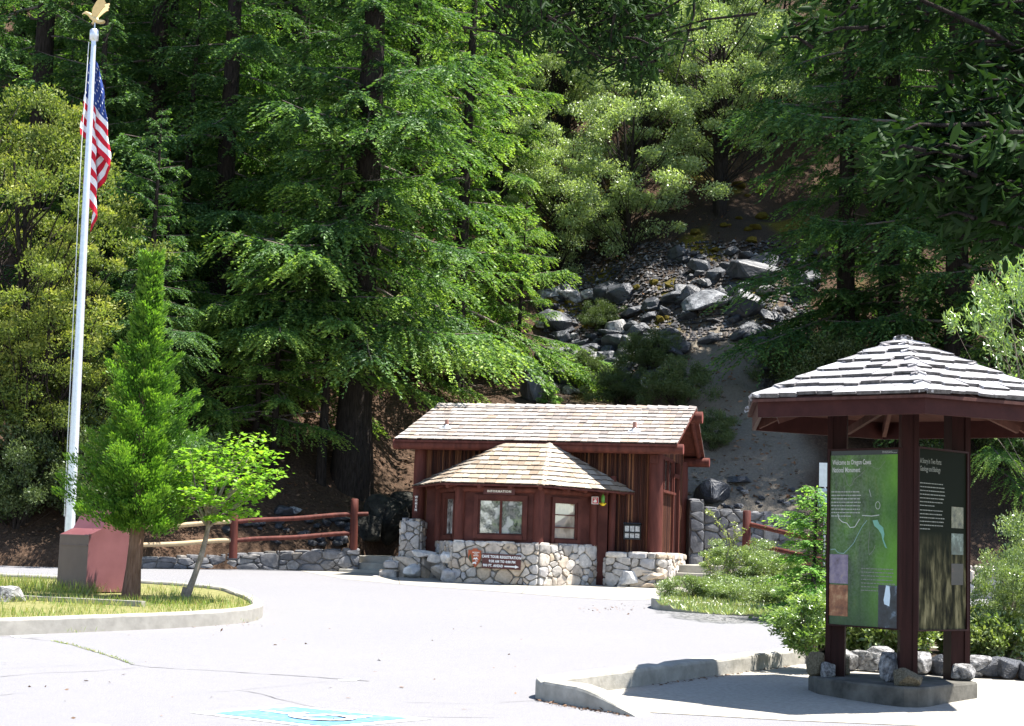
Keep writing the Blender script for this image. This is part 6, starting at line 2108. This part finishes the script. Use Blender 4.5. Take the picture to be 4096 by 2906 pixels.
# overhanging laurel with its trunk beyond the right picture edge
def laurel():
    rng = np.random.default_rng(15); rr = random.Random(15)
    root = bpy.data.objects.new('laurel_tree', None); C.objects.link(root)
    o = Vector((5.6, 10.5, gz(10.5)))
    g = G()
    tr = [Vector((0, 0, -.2)), Vector((-.05, .1, 1.6)), Vector((-.1, .1, 3.0)), Vector((-.15, .2, 4.6)), Vector((-.6, .9, 6.6)), Vector((-1.4, 2.0, 8.2))]
    g.tube(tr, [.2, .17, .15, .12, .09, .06], 10, 0, True, False, None, .06, rr)
    PP, DD, SS, LL, TT = [], [], [], [], []

    def spray(px, py, Y, size, n, dirx=-1.0, ln=.125, dirz=-.12):
        """a leafy twig hanging at this place"""
        c = at(px, py, Y) - o
        k = tr[3] if Y < 12 else tr[5]
        return c

    def twig(a, b, n, ln, spread):
        a, b = Vector(a), Vector(b)
        g.tube([a, a.lerp(b, .5) + Vector((0, 0, .03)), b], [.011, .008, .004], 5, 0, True, False)
        t = rng.uniform(.12, 1.03, n)
        c = np.array(a)[None] + np.array(b - a)[None] * t[:, None] + rng.normal(0, spread, (n, 3)) * np.array([1, 1, .7])
        ax = np.array((b - a).normalized())
        D = unit(ax * .7 + rand_unit(rng, n) * .75 + np.array([0, 0, -.25]))
        PP.append(c); DD.append(D); SS.append(np.cross(D, np.array([0, 0, 1.])) + rng.normal(0, .4, (n, 3)))
        LL.append(ln * rng.uniform(.65, 1.2, n)); TT.append(np.clip(t - .6, 0, 1) * (rng.random(n) < .3))
    # mass at the right, about 8 m away
    limb_pts = [(at(4250, 330, 8.2) - o), (at(4300, 560, 8.0) - o), (at(4320, 120, 8.4) - o), (at(4200, -60, 8.6) - o)]
    for L_ in limb_pts:
        g.tube([tr[2], tr[2].lerp(L_, .5) + Vector((0, 0, .15)), L_], [.07, .05, .03], 7, 0, True, False)
    tw = []
    for i in range(185):
        sx = rng.uniform(3500, 4200); sy = 650 + (4096 - sx) * -.04 + rng.normal(0, 150)
        if sx < 3720: sy = 640 + rng.normal(0, 50)
        tw.append((sx, sy, 8 + rng.normal(0, .45)))
    for i in range(45):
        tw.append((rng.uniform(3800, 4200), rng.uniform(180, 520), 8.2 + rng.normal(0, .5)))
    for i in range(26):
        tw.append((rng.uniform(3250, 4150), rng.uniform(-70, 45), 8.4 + rng.normal(0, .4)))
    for i in range(90):                                  # the crown goes on above the picture
        tw.append((rng.uniform(3500, 5200), rng.uniform(-1100, -80), 8.4 + rng.normal(0, .8)))
    tw += [(3120, 150, 8.1), (3180, 120, 8.2), (3240, 160, 8.2), (3330, 90, 8.3), (3420, 130, 8.3), (3480, 60, 8.4), (3600, 60, 8.3), (3700, 20, 8.3)]
    for x, y, Y in tw:
        e = at(x, y, Y) - o
        base = at(x + rng.uniform(120, 260), y + rng.uniform(-70, 50), Y + rng.normal(0, .15)) - o
        twig(base, e, 32, .10, .05)
        if rng.random() < .16:
            L_ = min(limb_pts, key=lambda q: (q - base).length)
            g.tube([L_, L_.lerp(base, .5) + Vector((0, 0, .05)), base], [.02, .015, .01], 5, 0, True, False)
    # leafy twigs hanging into the top centre, from a limb above the picture
    Y0 = 10.6
    lim = [tr[5], at(3300, -420, 10.2) - o, at(2700, -420, 10.5) - o, at(2100, -330, 10.7) - o]
    g.tube(lim, [.06, .05, .04, .02], 7, 0, True, False)
    for i in range(130):
        sx = 2050 + rng.random() ** .9 * 620
        low_ = 330 if 2350 < sx < 2620 else 230
        sy = rng.uniform(-120, low_) * (.8 if sx < 2250 else 1)
        e = at(sx, sy, Y0 + rng.normal(0, .35)) - o
        base = e + Vector((rng.normal(0, .22), rng.normal(0, .2), rng.uniform(.02, .22)))
        twig(base, e, 38, .07, .05)
        if i % 7 == 0:
            q = lim[2].lerp(lim[3], rng.random()); g.tube([q, q.lerp(base, .6), base], [.012, .009, .006], 4, 0, True, False)
    q = at(2790, -300, Y0) - o
    g.tube([q, at(2775, 60, Y0) - o, at(2735, 200, Y0) - o, at(2700, 330, Y0) - o], [.01, .008, .006, .003], 4, 0, True, False)
    g.build('trunk', M_bark, root)
    V, F, tp_ = leaves(*map(np.concatenate, (PP, DD, SS, LL)), np.concatenate(LL) * .34, np.concatenate(TT), 'fold')
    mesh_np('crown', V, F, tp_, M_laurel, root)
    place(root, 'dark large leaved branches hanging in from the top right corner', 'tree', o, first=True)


laurel()

# ------------------------------------------------------------------ grass and ground cover
def grass(name, pts_fn, n, h, mat, seed, lean=.35, w=.008, dry=.35):
    rng = np.random.default_rng(seed)
    P = np.array([pts_fn(rng) for _ in range(n)])
    D = unit(np.stack([rng.normal(0, lean, n), rng.normal(0, lean, n), np.ones(n)], 1))
    S = rand_unit(rng, n) * np.array([1, 1, 0])
    L_ = h * rng.uniform(.4, 1.3, n)
    V, F, tp_ = leaves(P, D, S, L_, w * rng.uniform(.7, 1.5, n), (rng.random(n) < dry) * rng.uniform(.5, 1, n))
    return tag(mesh_np(name, V, F, tp_, mat), kind='stuff')


def isl_pt(rng):
    while True:
        x, y = rng.uniform(-13, -3.8), rng.uniform(15, 31)
        # inside the kerb
        pts = isl; ok = False
        poly = pts + [(-16, 25), (-15, 16)]
        for (x0, y0), (x1, y1) in zip(poly, poly[1:] + poly[:1]):
            if (y0 > y) != (y1 > y) and x < (x1 - x0) * (y - y0) / (y1 - y0) + x0: ok = not ok
        if not ok: continue
        k = noise.noise((x * .9, y * .5, 5)) + .25
        front = min(math.hypot(x - q.x, y - q.y) for q in isl_s[::6])
        if math.hypot(x + 7.2, y - 28.9) < 1.15 and rng.random() < .9: continue
        if front < .12 or (y > 27.4 and rng.random() < .75): continue
        if rng.random() < k * 1.5 + .22 and rng.random() < (1.1 if y < 26.5 else .6):
            return (x, y, gz(y) + .15)


grass('grass', isl_pt, 20000, .12, M_grass, 3)


def tuft_pt(rng):
    x = rng.uniform(-9, -6.55); y = rng.uniform(26.0, 28.0)
    return (x, y, gz(y) + .15)


grass('tall_grass', tuft_pt, 2500, .22, M_grass, 8)


def kerbfoot(rng):
    px = rng.choice((760, 800, 470, 870, 960, 420, 330, 930)) + rng.normal(0, 28)
    y = 2549 - px * .062 + rng.normal(0, 2)
    v = gnd(px, y)
    return tuple(v)


grass('kerb_weeds', kerbfoot, 420, .09, M_grass, 12, .5, .007, .2)


def crackweed(rng):
    q = c7([(240, 304), (330, 322), (430, 352), (530, 382), (610, 412)])
    i = rng.integers(0, 4); t = rng.random()
    v = gnd(q[i][0] + (q[i + 1][0] - q[i][0]) * t, q[i][1] + (q[i + 1][1] - q[i][1]) * t)
    return (v.x + rng.normal(0, .012), v.y + rng.normal(0, .02), v.z)


grass('crack_weeds', crackweed, 420, .03, M_grass, 13, .9, .006, .3)


def cover_pt(rng):
    while True:
        px, py = rng.uniform(2640, 3280), rng.uniform(2385, 2462)
        if py > 2405 + (px - 2640) * .12 + 28 or (px < 2700 and py > 2425): continue
        v = gnd(px, py, .14)
        return (v.x, v.y, v.z)


grass('ground_cover', cover_pt, 9000, .13, M_cover, 14, .8, .022, .4)
# fallen leaves and litter on the asphalt and along the kerb
P = [tuple(gnd(1513, 2640)), tuple(gnd(2170, 2806)), tuple(gnd(1612, 2754))]
rl = random.Random(3)
for i in range(480):
    t = rl.random()
    if i < 130: v = gnd(2170 + t * 330 + rl.gauss(0, 12), 2806 + t * 55 + abs(rl.gauss(0, 4)))
    elif i < 260: v = gnd(2600 + t * 560 + rl.gauss(0, 10), 2745 - t * 80 + abs(rl.gauss(0, 3)))
    elif i < 330: v = gnd(2440 + rl.gauss(0, 70), 2437 + rl.gauss(0, 6))
    elif i < 420: v = gnd(850 + rl.gauss(0, 130), 2500 + rl.gauss(0, 5))
    else: v = gnd(rl.uniform(0, 2600), rl.uniform(2440, 2900))
    P.append(tuple(v))
P = np.array(P); P[:, 2] += .008
n = len(P); rng = np.random.default_rng(2)
V, F, tp_ = leaves(P, rand_unit(rng, n) * np.array([1, 1, .15]), rand_unit(rng, n) * np.array([1, 1, .2]), np.r_[[.16, .1, .08], .045 * rng.uniform(.5, 1.5, n - 3)], np.r_[[.07, .05, .05], .018 * rng.uniform(.6, 1.5, n - 3)], np.zeros(n))
tag(mesh_np('fallen_leaves', V, F, tp_, M_deadleaf), kind='stuff')
